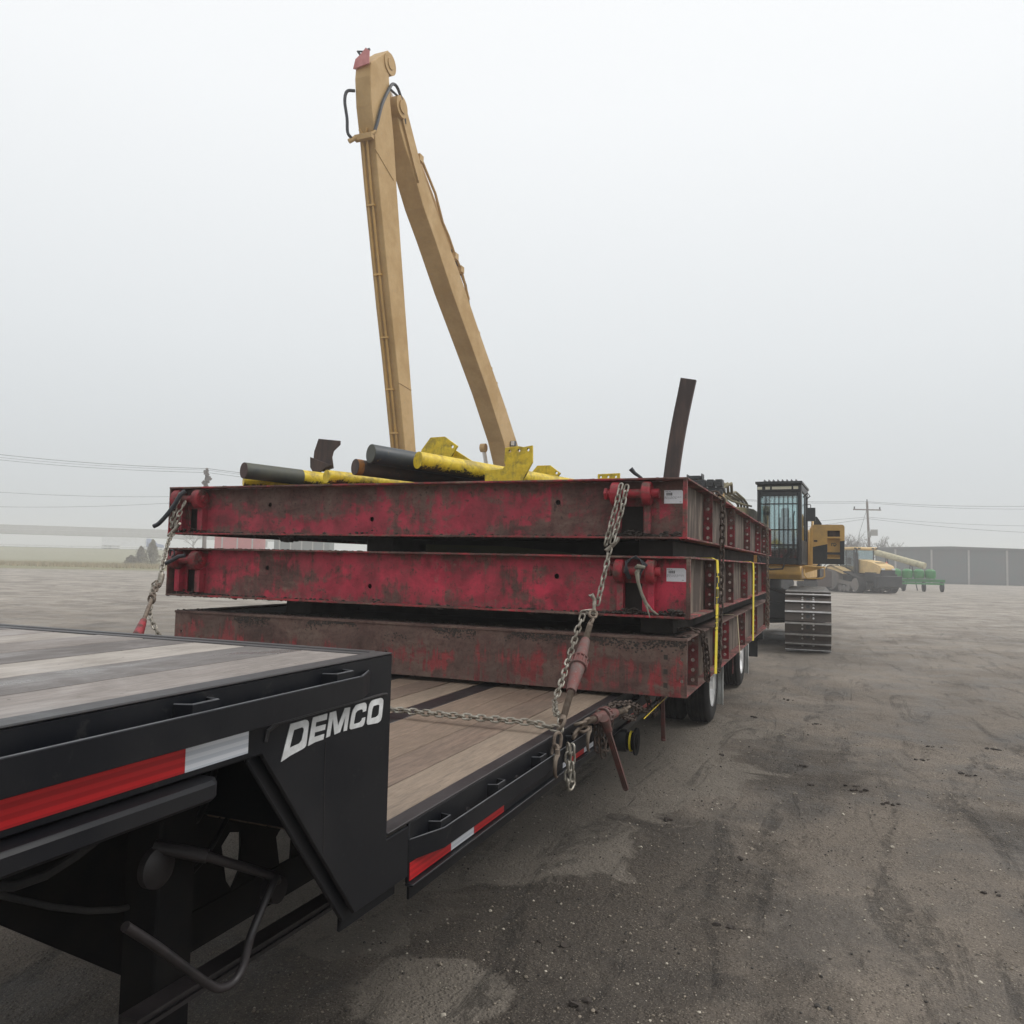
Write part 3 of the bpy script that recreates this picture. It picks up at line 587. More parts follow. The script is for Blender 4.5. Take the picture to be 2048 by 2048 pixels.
# ------------------------------------------------------------------ steel mats
def mat_thing(label, x0, x1, y0, y1, z0, z1, mface, stiff, open_front, stickers=False, seed=1, lx0=0):
    g = random.Random(seed)
    t = thing('steel_mat', label, 'steel mat', ((x0+x1)/2, (y0+y1)/2, z0), 'red steel mats stacked on the trailer')
    fl = .013
    # flanges all round
    mb = MB()
    if open_front:
        wy = y0+.105
        for za, zb in ((z0, z0+fl), (z1-fl, z1)):
            mb.box(x0, x1, y0, wy, za, zb)
        mb.box(x0, x0+.014, y0+.003, wy, z0+fl, z1-fl); mb.box(x1-.030, x1-.004, y0+.003, y0+.03, z0+fl, z1-fl)
    else:
        wy = y0+.018; mb.box(x0-.004, x1+.004, y0-.007, y0+.12, z1-.018, z1)
    for xa, xb in ((x1-.10, x1), (x0, x0+.10)):
        for za, zb in ((z0, z0+fl), (z1-fl, z1)):
            mb.box(xa, xb, wy, y1, za, zb)
    mb.box(x0, x1, y1-.02, y1, z0+fl, z1-fl)
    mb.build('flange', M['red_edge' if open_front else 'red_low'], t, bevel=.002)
    # front web with its bolt holes and dark openings
    holes = []
    if open_front:
        for hx, hz in ((-4.17, .245), (-3.22, .13), (-1.745, .245)): holes.append(circ(hx, z0+hz, .019))
        for a, b in ((-4.985, -4.875), (-1.30, -1.155)): holes.append(rect(a, b, z0+.03, z0+.215))
        mb = MB(); mb.prism(rect(x0+.014, x1-.03, z0+fl, z1-fl), 'Y', wy, wy+.012, holes)
    else:
        for hx, hz in ((-.876, .235), (-.876, .10), (-4.92, .2), (-3.0, .15)): holes.append(circ(hx, z0+hz, .011))
        mb = MB(); mb.prism(rect(x0, x1, z0, z1-.018), 'Y', y0, y0+.018, holes)
        for q in (.055, .14, .23): mb.box(-.99, -.965, y0-.002, y0+.001, z0+q, z0+q+.03, k=1)
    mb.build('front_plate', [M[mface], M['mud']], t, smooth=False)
    # dark core
    mb = MB(); mb.box(x0+.09, x1-.085, y0+.16, y1-.03, z0+.03, z1-.02); mb.build('core', M['timber'], t)
    # side web, seen between the stiffeners
    for xa in (x1-.084, x0+.074):
        mb = MB(); mb.box(xa, xa+.010, wy+.014, y1-.02, z0+fl, z1-fl); mb.build('side_web', M['tanweb'], t)
    for sy in stiff:
        hs = [circ(x1-.040, z0+.05+i*(z1-z0-.1)/4, .0135 if g.random() < .7 else .010, 10) for i in range(5)]
        mb = MB(); mb.prism(rect(x1-.073, x1-.006, z0+fl, z1-fl), 'Y', sy-.012, sy, hs); mb.build('stiffener', M['red_side'], t)
        mb = MB(); mb.prism(rect(x0+.006, x0+.073, z0+fl, z1-fl), 'Y', sy-.012, sy); mb.build('stiffener', M['red_side'], t)
    if open_front:
        for a, b, pa, pb in ((-5.075, -4.995, -5.10, -4.76), (-1.35, -1.288, -1.385+lx0, -1.035+lx0*.4)):
            cy, cz = y0+.035, z1-.098
            for lx in ((-5.075, -5.005), (-4.86, -4.79)) if a < -3 else ((-1.350+lx0, -1.288+lx0), (-1.145+lx0, -1.085+lx0)):
                mb = MB(); mb.lathe([(0, lx[0]), (.066, lx[0]), (.078, lx[0]+.010), (.078, lx[1]-.010), (.070, lx[1]), (0, lx[1])], (0, cy, cz), n=36)
                mb.build('lug', M['red_lug'], t, ang=30)
                mb = MB(); mb.box(lx[0]+.010, lx[1]-.010, y0+.045, wy, z0+.035, cz-.02); mb.build('lug_gusset', M[mface], t)
            mb = MB(); mb.cyl((pa, cy, cz), (pb, cy, cz), .030, n=20); mb.lathe([(0, 0), (.042, 0), (.042, .02), (0, .02)], (pa-.01, cy, cz), n=6)
            mb.build('pin', M['red_lug'], t)
    # caked mud on ledges and hanging under the edge
    mb = MB()
    if open_front:
        for i in range(420):
            u = g.random(); cx = g.choice((-4.93, -1.22, -1.22, -.95, -3.2)); x = cx + g.gauss(0, .13 if cx > -3 else .3)
            if cx == -3.2: x = g.uniform(x0+.05, x1-.05)
            if not x0+.04 < x < x1-.05: continue
            r = g.uniform(.004, .014); h = .035*math.exp(-((x-cx)/.1)**2)*g.random()
            mb.blob((x, wy-g.uniform(.01, .07), z0+fl+h+r*.4), r, (1.3, 1, .7), .35, g)
    for i in range(330):
        x = x0 + (x1-x0)*g.random(); mb.blob((x, y0+g.uniform(.01, .08), z0-.001), g.uniform(.003, .009)*(2 if g.random() < .05 else 1), (1.6, 1, .8), .4, g)
    for i in range(300):
        x = x0 + (x1-x0)*g.random(); mb.blob((x, y0+g.uniform(.02, .3), z1+.001), g.uniform(.003, .009), (1.8, 1, .6), .4, g)
    if not open_front:
        for i in range(2600):
            x = x0 + (x1-x0)*g.random(); q = abs(g.gauss(0, .35)); dz = .02+.13*q*(.6+noise.noise((x*2.2, 0, 1)))
            if noise.noise((x*3, dz*9, 5)) < -.12: continue
            mb.blob((x, y0-.001, z1-dz), g.uniform(.0025, .007), (1.2, .6, 1), .4, g)
    mb.build('caked_mud', M['mud'], t)['kind'] = 'stuff'
    if stickers:
        sz = z0 + stickers[2]; s0, s1 = stickers[0], stickers[1]; h = .086; Y = wy-.0006
        mb = MB(); c = .012
        mb.prism([(s0, sz-h), (s1, sz-h), (s1, sz-c), (s1-c, sz), (s0, sz)], 'Y', Y, Y-.0012, k=0); w = s1-s0; gg = random.Random(seed)
        x = s0+.014
        while x < s0+.052:
            d = gg.choice((.0012, .002, .003)); mb.box(x, x+d, Y-.0018, Y-.0012, sz-.034, sz-.016, 1); x += d+gg.choice((.0012, .0018))
        for row, (a, b, hh) in enumerate(((.004, .036, .004), (.003, .11, .0032), (.003, .112, .0032), (.003, .07, .0032))):
            z = sz-.007 if row == 0 else sz-.042-row*.006+.006; x = s0+a
            while x < s0+min(b, w-.01):
                d = gg.uniform(.004, .012); mb.box(x, x+d, Y-.0018, Y-.0012, z-hh/2, z, 1); x += d+gg.uniform(.002, .006)
        mb.box(s1-.026, s1-.013, Y-.0018, Y-.0012, sz-h+.009, sz-h+.011, 1)
        mb.build('shipping_label', [M['labelw'], M['ink']], t, smooth=False)
    return t
Y0 = 5.03
m_top = mat_thing('topmost red steel mat, tilted label at its right end, pipes lying on it', -5.12, -.850, Y0, 12.30, 1.918, 2.309, 'red_top', [6.197, 7.688, 9.175, 10.533, 11.5, 12.25], True, (-1.018, -.893, .318), 11)
m_mid = mat_thing('middle red steel mat with broad bright red patches, between the two others', -5.11, -.825, Y0, 11.25, 1.415, 1.806, 'red_mid', [6.133, 7.384, 8.642, 9.885, 11.2], True, (-.998, -.873, .318), 23, .030)
m_low = mat_thing('lowest red steel mat, flush front plate brown with mud, resting on the deck boards', -4.99, -.846, Y0, 11.85, .930, 1.297, 'red_low', [5.52, 6.73, 7.24, 8.62, 10.05, 11.8], False, False, 37)
# dunnage between the mats
def dun(x0, x1, y0, y1, z0, z1, label, i):
    m = MB(); m.box(x0, x1, y0, y1, z0, z1); single(m, 'dunnage_timber', M['timber'], ((x0+x1)/2, (y0+y1)/2, z0), label, 'timber', 'dark timbers packed between the mats', bevel=.006)
dun(-3.40, -3.16, 5.36, 10.9, 1.807, 1.917, 'dark packing timber in the upper gap, its end seen left of centre', 0)
dun(-1.22, -.99, 5.30, 11.1, 1.807, 1.917, 'dark packing timber in the upper gap near the right end of the stack', 1)
dun(-3.10, -1.26, 5.9, 6.1, 1.807, 1.917, 'dark packing timber lying crosswise in the upper gap behind the printed sling', 2)
dun(-4.10, -3.86, 5.30, 10.9, 1.298, 1.414, 'dark packing timber in the lower gap, toward the left end of the stack', 3)
dun(-1.20, -.98, 5.28, 11.1, 1.298, 1.414, 'dark packing timber in the lower gap near the right end of the stack', 4)
dun(-3.8, -1.24, 5.9, 6.1, 1.298, 1.414, 'dark packing timber lying crosswise in the lower gap', 5)
m = MB()
for i in range(60): m.blob((-4.02+g.uniform(-.05, .05), 5.2+g.uniform(-.04, .04), 1.895+g.uniform(-.01, .01)), g.uniform(.016, .026), (1.3, 1, .9), .4, g)
single(m, 'mud_lump', M['mud'], (-4.02, 5.2, 1.86), 'black lump of mud hanging under the topmost mat left of centre', 'mud')
# printed sling lying in the upper gap
t = thing('lifting_sling', 'dark olive webbing sling printed with its load limit, lying in the upper gap', 'sling', (-2.4, 5.5, 1.807))
m = MB(); m.prism([(-2.95, 1.808), (-1.6, 1.808), (-1.9, 1.838), (-2.3, 1.868), (-2.95, 1.872)], 'Y', 5.50, 5.506); m.build('webbing', painted('olive_sling', (.045, .045, .018), .85, amount=.2), t)
cu = bpy.data.curves.new('txt', 'FONT'); cu.body = 'WLL 2490 KGS'; cu.size = .044; cu.align_x = 'CENTER'; cu.align_y = 'CENTER'; cu.extrude = .0005
tmp = bpy.data.objects.new('txt', cu); me = bpy.data.meshes.new_from_object(tmp); bpy.data.objects.remove(tmp)
o = bpy.data.objects.new('printed_text', me); C.objects.link(o); me.materials.append(M['ink']); o.parent = t
o.location = (-.22, -.003, .028); o.rotation_euler = (R(90), R(180), 0); o.name = 'printed_text'

# ------------------------------------------------------------------ load on top of the stack
ZT = 2.309
def pipe(label, a, b, r, m, mend=None, seam=None, wear=None):
    t = thing('steel_pipe', label, 'pipe', (a[0], a[1], a[2]-r), 'pipes lying on top of the stack')
    a, b = Vector(a), Vector(b); d = (b-a).normalized()
    mb = MB()
    if seam: c = a + d*seam; mb.cyl(a + d*.004, c, r, n=36, k=0); mb.cyl(c, b, r*.97, n=36, k=1); mb.build('pipe_wall', [M[m], M[wear]], t)
    else: mb.cyl(a + d*.004, b, r, n=36); mb.build('pipe_wall', M[m], t)
    mb = MB(); mb.cyl(a, a + d*.0045, r*.985, n=36); mb.build('end_cap', M[mend or m], t)
    return t
pipe('dark pipe with a yellow rear section, leftmost on the stack', (-4.27, 4.93, 2.418), (-3.55, 6.6, 2.385), .064, 'pipedark', 'rustend', .50, 'yellow')
pipe('thin yellow pipe under the leftmost dark pipe', (-4.38, 5.06, 2.348), (-3.2, 6.6, 2.348), .038, 'yellow')
pipe('short yellow pipe lying beside the bent brown plate', (-3.56, 5.02, 2.366), (-2.55, 7.4, 2.366), .050, 'yellow')
pipe('rusty brown pipe with orange rim between yellow and blue-black pipes', (-3.25, 4.93, 2.420), (-2.35, 6.55, 2.372), .060, 'rustband', 'rust', .05, 'piperust')
pipe('thick blue-black pipe resting high on the rusty brown one', (-3.12, 4.93, 2.515), (-2.42, 6.15, 2.44), .070, 'pipeblue', 'pipedark')
pipe('large bright yellow pipe on top right of the pile', (-2.80, 5.06, 2.474), (-1.83, 6.72, 2.375), .064, 'yellow')
def plate(label, poly, Y, th, m, holes=(), extra=None):
    mb = MB(); mb.prism(poly, 'Y', Y, Y+th, holes)
    if extra: extra(mb)
    z = min(p[1] for p in poly); x = sum(p[0] for p in poly)/len(poly)
    return single(mb, 'steel_bracket', M[m], (x, Y, z), label, 'bracket', 'yellow brackets on top of the stack', smooth=False, bevel=.002)
A = [(-2.371, 2.318), (-2.373, 2.416), (-2.234, 2.425), (-2.209, 2.45), (-2.222, 2.475), (-2.215, 2.579), (-2.11, 2.588), (-2.07, 2.58), (-2.004, 2.590), (-2.001, 2.468), (-2.085, 2.318)]
plate('tall yellow L-shaped bracket with three bolt holes beside the tan boom', A, 5.30, .022, 'yellow', [circ(-2.178, 2.552, .0105), circ(-2.107, 2.554, .0105), circ(-2.036, 2.558, .0105)])
k = 6.2/5.3
def sc(P, Y, Yn): return [(x*Yn/Y, 1.75+(z-1.75)*Yn/Y) for x, z in P]
B = sc([(-2.93, 2.50), (-2.905, 2.587), (-2.831, 2.679), (-2.71, 2.681), (-2.6, 2.606), (-2.646, 2.535), (-2.66, 2.48)], 5.3, 6.0)
plate('yellow six-sided bracket plate standing behind the large yellow pipe', B, 6.0, .022, 'yellow', [circ(*sc([(-2.645, 2.602)], 5.3, 6.0)[0], .014)])
m = MB(); m.prism(sc([(-2.62, 2.575), (-2.48, 2.49), (-2.46, 2.46), (-2.68, 2.46)], 5.3, 6.1), 'Y', 6.1, 6.13)
single(m, 'steel_bracket', M['yellow'], (-2.95, 6.1, 2.57), 'low yellow wedge bracket sloping down right behind the large yellow pipe', 'bracket', 'yellow brackets on top of the stack')
Cc = sc([(-2.08, 2.32), (-2.021, 2.376), (-1.963, 2.442), (-1.865, 2.442), (-1.787, 2.384), (-1.81, 2.355), (-1.86, 2.32)], 5.3, 6.2)
plate('small yellow bracket plate with clipped corners, right of the tall one', Cc, 6.2, .022, 'yellow', [circ(*sc([(-1.817, 2.386)], 5.3, 6.2)[0], .012)])
D = sc([(-1.515, 2.30), (-1.515, 2.371), (-1.358, 2.375), (-1.358, 2.30)], 5.3, 6.2)
plate('flat yellow strip with three holes, rightmost of the yellow pieces', D, 6.2, .02, 'yellow', [circ(x*6.2/5.3, 1.75+(2.350-1.75)*6.2/5.3, .010) for x in (-1.493, -1.44, -1.386)])
# bent channel offcut on the left
m = MB(); pts = [(885, 380), (890, 460), (925, 505), (1000, 560)]
Y = 5.75
def cp(x, z): return (x*Y/6, 1.75+(z-1.75)*Y/6)
m.prism([cp(-4.358, 2.835), cp(-4.122, 2.807), cp(-4.122, 2.772), cp(-4.19, 2.716), cp(-4.205, 2.66), cp(-4.185, 2.56), cp(-4.30, 2.53), cp(-4.41, 2.60), cp(-4.40, 2.72)], 'Y', Y, Y+.014)
n0 = len(m.v)
m.prism([cp(-4.42, 2.665), cp(-4.235, 2.60), cp(-4.17, 2.585), cp(-4.25, 2.56), cp(-4.33, 2.50), cp(-4.372, 2.51), cp(-4.415, 2.57)], 'Y', Y-.03, Y-.016)
m.bar((cp(-4.30, 0)[0], Y, 2.53), (cp(-4.05, 0)[0], Y+.3, ZT+.05), .09, .012)
single(m, 'bent_plate', M['rust'], (-4.1, Y, ZT), 'bent brown steel channel offcut standing up behind the left pipes', 'steel plate', bevel=.003)
# upright leaning post on the right
m = MB(); P = lambda x, z: (x, 7.5, z)
a, b = Vector((-1.455, 7.5, 2.31)), Vector((-1.27, 7.5, 3.516))
PP = [a.lerp(b, i/8) + Vector((-.022*math.sin(math.pi*i/8), 0, 0)) for i in range(9)]
vs = []; W2, dpt = .071, .055
for i, p_ in enumerate(PP):
    d = (PP[min(i+1, 8)]-PP[max(i-1, 0)]).normalized(); sd = Vector((1, 0, 0)) - d*d.x; sd.normalize()
    for u, y_ in ((-W2, dpt), (-W2, 0), (W2, 0), (W2, dpt), (W2-.008, dpt), (W2-.008, .008), (-W2+.008, .008), (-W2+.008, dpt)): vs.append(p_+sd*u+Vector((0, y_, 0)))
fs = [(i*8+j, i*8+(j+1) % 8, i*8+8+(j+1) % 8, i*8+8+j) for i in range(8) for j in range(8)] + [(0, 1, 6, 7), (1, 2, 5, 6), (2, 3, 4, 5), (71, 70, 65, 64), (70, 69, 66, 65), (69, 68, 67, 66)]
m.add(vs, fs)
single(m, 'steel_post', M['rust'], (-1.45, 7.5, 2.31), 'tall rusty brown steel post leaning right above the stack', 'post', bevel=.003)
m = MB(); m.tube([(-1.15, 5.06, 2.31), (-1.19, 5.03, 2.34), (-1.215, 5.02, 2.37)], [.009, .012, .016], 8)
single(m, 'rope_end', M['hose'], (-1.15, 5.06, 2.30), 'frayed black rope end sticking up by the right lugs', 'rope')
m = MB(); m.chain([(-2.0, 5.6, 2.325), (-1.7, 5.55, 2.322), (-1.35, 5.5, 2.322)]); single(m, 'loose_chain', M['chaindark'], (-1.8, 5.6, 2.31), 'dark chain lying flat on the topmost mat near the small bracket', 'chain', 'tie-down chains')

# ------------------------------------------------------------------ chains and binders
def chain_obj(label, paths, m='chain', loc=None, extra=None, **kw):
    mb = MB()
    for p in paths: mb.chain(p, **kw)
    if extra: extra(mb)
    p0 = loc or min((q for p in paths for q in p), key=lambda q: q[2])
    return single(mb, 'tie_down_chain', M[m], p0, label, 'chain', 'tie-down chains')
def lerp(a, b, t): return tuple(a[i]+(b[i]-a[i])*t for i in range(3))
def hook(mb, p, d, s=1):      # grab hook hanging: curved horn
    p = Vector(p); pts = []; rs = []
    for i in range(9):
        a = math.pi*(.5 + i/8*1.05); pts.append(p + Vector((0, math.cos(a)*.03*s+.03*s, math.sin(a)*.045*s-.01))); rs.append(.012*s*(1-.65*i/8))
    mb.tube([p + Vector((0, .03*s, .06*s)), *pts], [.010*s, *rs], 8)
PA = (-1.245, 5.00, 2.245); AN = (-1.25, 3.75, .955)
q1, q2, q3 = (-1.285, 4.90, 1.93), (-1.315, 4.83, 1.74), (-1.345, 4.74, 1.50)
def ex(mb):
    mb.tube([(-1.33, 4.86, 1.845), (-1.325, 4.86, 1.835), (-1.29, 4.87, 1.865), (-1.255, 4.87, 1.90), (-1.25, 4.87, 1.92)], [.012, .015, .014, .011, .010], 8)
    mb.tube([(-1.385, 4.72, 1.55), (-1.375, 4.72, 1.56), (-1.36, 4.73, 1.53), (-1.358, 4.72, 1.49), (-1.352, 4.70, 1.44)], [.014, .014, .012, .011, .012], 8)
chain_obj('bright chain doubled over the right lug pin of the topmost mat, down to its binder', [[(-1.265, 4.98, 2.265), (-1.285, 4.93, 2.12), (-1.33, 4.86, 1.87)], [(-1.225, 4.97, 2.255), (-1.245, 4.93, 2.10), (-1.29, 4.86, 1.88)], [(-1.30, 4.86, 1.85), q2, q3]], loc=PA, extra=ex, roll=.3)
chain_obj('slack chain tail hanging beside the long red binder at the stack front', [[(-1.355, 4.70, 1.46), (-1.405, 4.66, 1.455), (-1.425, 4.60, 1.35), (-1.435, 4.48, 1.20), (-1.43, 4.33, 1.08), (-1.425, 4.20, .99), (-1.36, 4.02, .965), (-1.30, 3.93, .96), (-1.275, 3.86, .90)]], loc=(-1.35, 4.2, .9), roll=.9)
chain_obj('short doubled chain end dangling below the near rail', [[(-1.215, 3.80, .86), (-1.215, 3.80, .655), (-1.208, 3.82, .65), (-1.205, 3.835, .66), (-1.205, 3.835, .85)]], roll=.9)
def binder(name_label, top, bot, mat_body, group='ratchet binders', handle=None, loc=None):
    top, bot = Vector(top), Vector(bot); d = (bot-top).normalized(); L = (bot-top).length
    t = thing('ratchet_binder', name_label, 'chain binder', loc or bot, group); P = lambda s: top + d*(L*s)
    mb = MB(); mb.cyl(P(.30), P(.34), .026, .029, 20); mb.cyl(P(.34), P(.47), .029, .036, 20); mb.cyl(P(.535), P(.60), .040, .034, 20); mb.cyl(P(.60), P(.72), .034, .026, 20); mb.build('barrel', M[mat_body], t)
    mb = MB(); mb.cyl(P(.47), P(.535), .042, n=20)
    side = d.orthogonal().normalized(); s2 = d.cross(side)
    for q in (.465, .525): mb.tube([P(q+.003)+(side*math.cos(a*math.pi/10)+s2*math.sin(a*math.pi/10))*.046 for a in range(20)], .0055, 6, closed=True)
    for a in range(12):
        e = (side*math.cos(a*math.pi/6)+s2*math.sin(a*math.pi/6))*.045; mb.cyl(P(.472)+e, P(.528)+e, .0045, n=6)
    mb.build('ratchet_ring', M['binder'], t)
    for s0, s1 in ((.17, .31), (.71, .91)):
        mb = MB(); mb.cyl(P(s0), P(s1), .0135, n=12); n = int(L*(s1-s0)/.0085)
        for i in range(n):
            c = P(s0+(s1-s0)*i/n); mb.tube([c+(side*math.cos(a*math.pi/5)+s2*math.sin(a*math.pi/5))*.0155 for a in range(10)], .0024, 4, closed=True)
        mb.build('screw', M['hookiron'], t)
    mb = MB()
    for c, rr in ((P(.135), .026), (P(.955), .029)):
        mb.tube([c+(side*math.cos(a*math.pi/9)+d*math.sin(a*math.pi/9))*rr for a in range(18)], .0085, 8, closed=True)
    mb.cyl(P(.155), P(.18), .018, .015, 12); mb.cyl(P(.90), P(.935), .016, .02, 12)
    mb.link(P(.05), d, 1.2, .055, .0085, .021)
    mb.build('eye', M['hookiron'], t)
    if handle:
        a, b = Vector(handle[0]), Vector(handle[1]); mb = MB(); u = (b-a).normalized()
        mb.cyl(a, a+u*.09, .030, .024, 12); mb.bar(a+u*.08, b, .030, .016, up=(0, 1, 0)); mb.bar(a+u*.11, b-u*.01, .012, .022, up=(0, 1, 0)); mb.cyl(b-u*.012, b+u*.004, .016, .014, 10)
        mb.build('handle', M[mat_body], t)
    return t
b1t = Vector(q3) + (Vector((-1.262, 3.765, .93)) - Vector(q3))*.02
binder('long rusty red ratchet binder slanting down from the stack to the near rail', (-1.350, 4.70, 1.475), (-1.25, 3.765, .925), 'binder')
m = MB(); m.link(Vector((-1.249, 3.735, .885)), Vector((.02, .25, .9)), 1.0, .06, .0085, .021); m.link(Vector((-1.25, 3.70, .845)), Vector((0, .4, .9)), 2.6, .04, .008, .02); hook(m, (-1.215, 3.60, .80), 1, 1.15)
single(m, 'grab_hook', M['hookiron'], (-1.22, 3.62, .76), 'nearest iron grab hook hanging on the near rail below the long binder', 'hook', 'grab hooks on the rail')
m = MB(); m.link(Vector((-1.24, 4.00, .87)), Vector((.1, .9, .3)), .4, .05, .008, .02); m.link(Vector((-1.215, 4.06, .885)), Vector((.2, .9, .2)), 1.7, .05, .008, .02); hook(m, (-1.205, 4.10, .82), 1, 1.15)
single(m, 'grab_hook', M['hookiron'], (-1.21, 4.12, .78), 'second iron grab hook hanging beneath the lever binder joint', 'hook', 'grab hooks on the rail')
chain_obj('bright chain stretched across the lower deck boards from behind the neck', [[(-1.262, 3.79, .930), (-1.40, 3.79, .948), (-2.0, 3.80, .940), (-2.7, 3.82, .935), (-3.85, 3.86, .93)]], loc=(-2.5, 3.8, .9), roll=.6)
# second binder: red, with lever, along the rail
a2, b2 = (-1.19, 3.98, .915), (-1.10, 4.95, .88)
binder('red ratchet binder lying along the near rail, long handle hanging down', (-1.225, 3.98, .925), (-1.13, 4.68, .895), 'binderred', handle=((-1.15, 4.22, .92), (-1.10, 4.53, .475)), loc=(-1.15, 4.4, .47))
chain_obj('rusty chain heaped along the near rail behind the red handle', [[(-1.20, 4.25, .93), (-1.17, 4.5, .95), (-1.14, 4.75, .92), (-1.12, 5.0, .84), (-1.1, 5.2, .80)], [(-1.15, 4.6, .87), (-1.15, 4.9, .80), (-1.16, 5.1, .86)], [(-1.20, 4.26, .93), (-1.21, 4.28, .84), (-1.21, 4.31, .72)], [(-1.19, 4.33, .94), (-1.20, 4.36, .82), (-1.205, 4.40, .70), (-1.20, 4.42, .665)], [(-1.17, 4.5, .95), (-1.18, 4.47, .83), (-1.19, 4.44, .70)]], 'chaindark', loc=(-1.15, 4.6, .66))
t = thing('ratchet_binder', 'dark red binder handle hanging straight down in front of the wheels', 'chain binder', (-1.15, 5.8, .48), 'ratchet binders')
m = MB(); m.bar((-1.15, 5.80, .86), (-1.145, 5.83, .49), .030, .016, up=(0, 1, 0)); m.cyl((-1.145, 5.83, .50), (-1.145, 5.831, .483), .017, n=10); m.build('handle', M['binderred'], t, bevel=.003)
m = MB(); m.cyl((-1.20, 5.60, .88), (-1.12, 6.05, .88), .03); m.build('barrel', M['binderred'], t)
chain_obj('rusty chain hanging under the rail in front of the wheels', [[(-1.19, 5.45, .88), (-1.18, 5.55, .74), (-1.17, 5.65, .70), (-1.16, 5.72, .80), (-1.15, 5.8, .88)]], 'chaindark')
m = MB(); m.tube([(-1.0, 5.70, .925), (-1.01, 5.4, .90), (-1.03, 5.05, .868), (-1.05, 4.75, .835)], .0028, 6); single(m, 'yellow_cord', M['yellow'], (-1.05, 4.75, .83), 'thin yellow cord slanting down in front of the tyres', 'cord')
# left side
PL = (-4.93, 4.98, 2.235)
def ex2(mb):
    mb.tube([(-4.99, 4.91, 1.90), (-4.97, 4.91, 1.91), (-4.92, 4.91, 1.95), (-4.88, 4.91, 1.99), (-4.86, 4.90, 2.0)], [.010, .016, .015, .012, .011], 8)
    mb.tube([(-4.60, 4.48, 1.60), (-4.575, 4.46, 1.60), (-4.56, 4.44, 1.565), (-4.565, 4.43, 1.52), (-4.60, 4.44, 1.50)], [.016, .022, .022, .018, .012], 10)
chain_obj('bright chain from the left lug pin of the topmost mat down past its left edge', [[(-4.945, 4.97, 2.25), (-4.96, 4.93, 2.09), (-4.97, 4.92, 1.97)], [(-4.885, 4.97, 2.18), (-4.90, 4.93, 2.08), (-4.93, 4.92, 1.98)], [(-4.94, 4.92, 1.93), (-4.85, 4.78, 1.85), (-4.70, 4.60, 1.72), (-4.585, 4.46, 1.60)], [(-4.60, 4.45, 1.55), (-4.62, 4.44, 1.53), (-4.59, 4.38, 1.43), (-4.50, 4.30, 1.30), (-4.38, 4.30, 1.14), (-4.30, 4.3, 1.02)]], loc=(-4.6, 4.5, 1.1), extra=ex2, roll=.4)
t = thing('ratchet_binder', 'red ratchet binder at the far left, rising above the upper deck edge', 'chain binder', (-3.9, 3.55, .95), 'ratchet binders')
A0, B0 = Vector((-4.56, 4.42, 1.55)), Vector((-3.90, 3.50, .93)); dd = (B0-A0)
m = MB(); m.chain([A0, A0+dd*.19], roll=1); m.build('end_link', M['hookiron'], t)
m = MB(); m.cyl(A0+dd*.19, A0+dd*.42, .014, n=10); m.tube([A0+dd*.185+Vector((.03*math.cos(a), 0, .03*math.sin(a))) for a in [i*math.pi/6 for i in range(12)]], .008, 6, closed=True); m.build('screw', M['hookiron'], t)
m = MB(); m.cyl(A0+dd*.40, A0+dd*.55, .022, .036, 16); m.cyl(A0+dd*.55, A0+dd*.9, .036, .03, 16); m.build('barrel', M['red_lug'], t)
m = MB(); m.tube(sm([(-4.86, 4.94, 2.265), (-4.89, 4.92, 2.23), (-4.93, 4.91, 2.16), (-4.99, 4.90, 2.08), (-5.07, 4.89, 2.00), (-5.115, 4.88, 1.975)]), .0175, 12)
single(m, 'hose_piece', M['hose'], (-5.0, 4.9, 1.96), 'length of black rubber hose slung over the left lug of the topmost mat', 'hose')
m = MB(); m.tube([(-4.82, 4.93, 1.745), (-4.87, 4.91, 1.735), (-4.93, 4.90, 1.70), (-5.0, 4.89, 1.67)], .016, 12); m.tube([(-4.98, 4.93, 1.74)]+[(-4.95+.03*math.cos(a), 4.92, 1.76+.03*math.sin(a)) for a in (2, 1.2, .3, -.6, -1.5)], .007, 6)
single(m, 'hose_piece', M['hose'], (-4.95, 4.9, 1.66), 'short black hose knotted on the left lug of the middle mat', 'hose')
# rag and wire on the middle right lug
m = MB(); base = [(-1.135, 4.97, 1.735), (-1.145, 4.935, 1.70), (-1.135, 4.93, 1.64), (-1.115, 4.94, 1.57), (-1.09, 4.95, 1.51), (-1.055, 4.97, 1.465), (-1.02, 4.99, 1.44)]
m.tube(base, [.012, .016, .011, .010, .012, .008, .004], 7); m.tube([base[4], (-1.075, 4.95, 1.46), (-1.06, 4.94, 1.42)], [.010, .006, .003], 6); m.tube([(-1.16, 4.96, 1.73), (-1.14, 4.93, 1.74), (-1.10, 4.955, 1.735)], [.010, .016, .010], 7)
single(m, 'cloth_strip', painted('dirty_rag', (.30, .28, .22), .9, (.12, .11, .09), .5, 20), (-1.09, 4.95, 1.42), 'dirty pale rag strip hanging from the right lug of the middle mat', 'rag')
m = MB()
for q in range(4):
    m.tube([(-1.21+q*.006, 4.97, 1.66), (-1.225+q*.008, 4.94, 1.70), (-1.22, 4.94, 1.745+q*.008), (-1.19+q*.01, 4.96, 1.79+q*.005), (-1.14, 4.99, 1.785), (-1.09-q*.01, 4.98, 1.75), (-1.13, 4.95, 1.70-q*.012)], .0045, 6)
single(m, 'wire_coil', M['hose'], (-1.18, 4.96, 1.65), 'loops of black wire tangled on the right lug of the middle mat', 'wire')
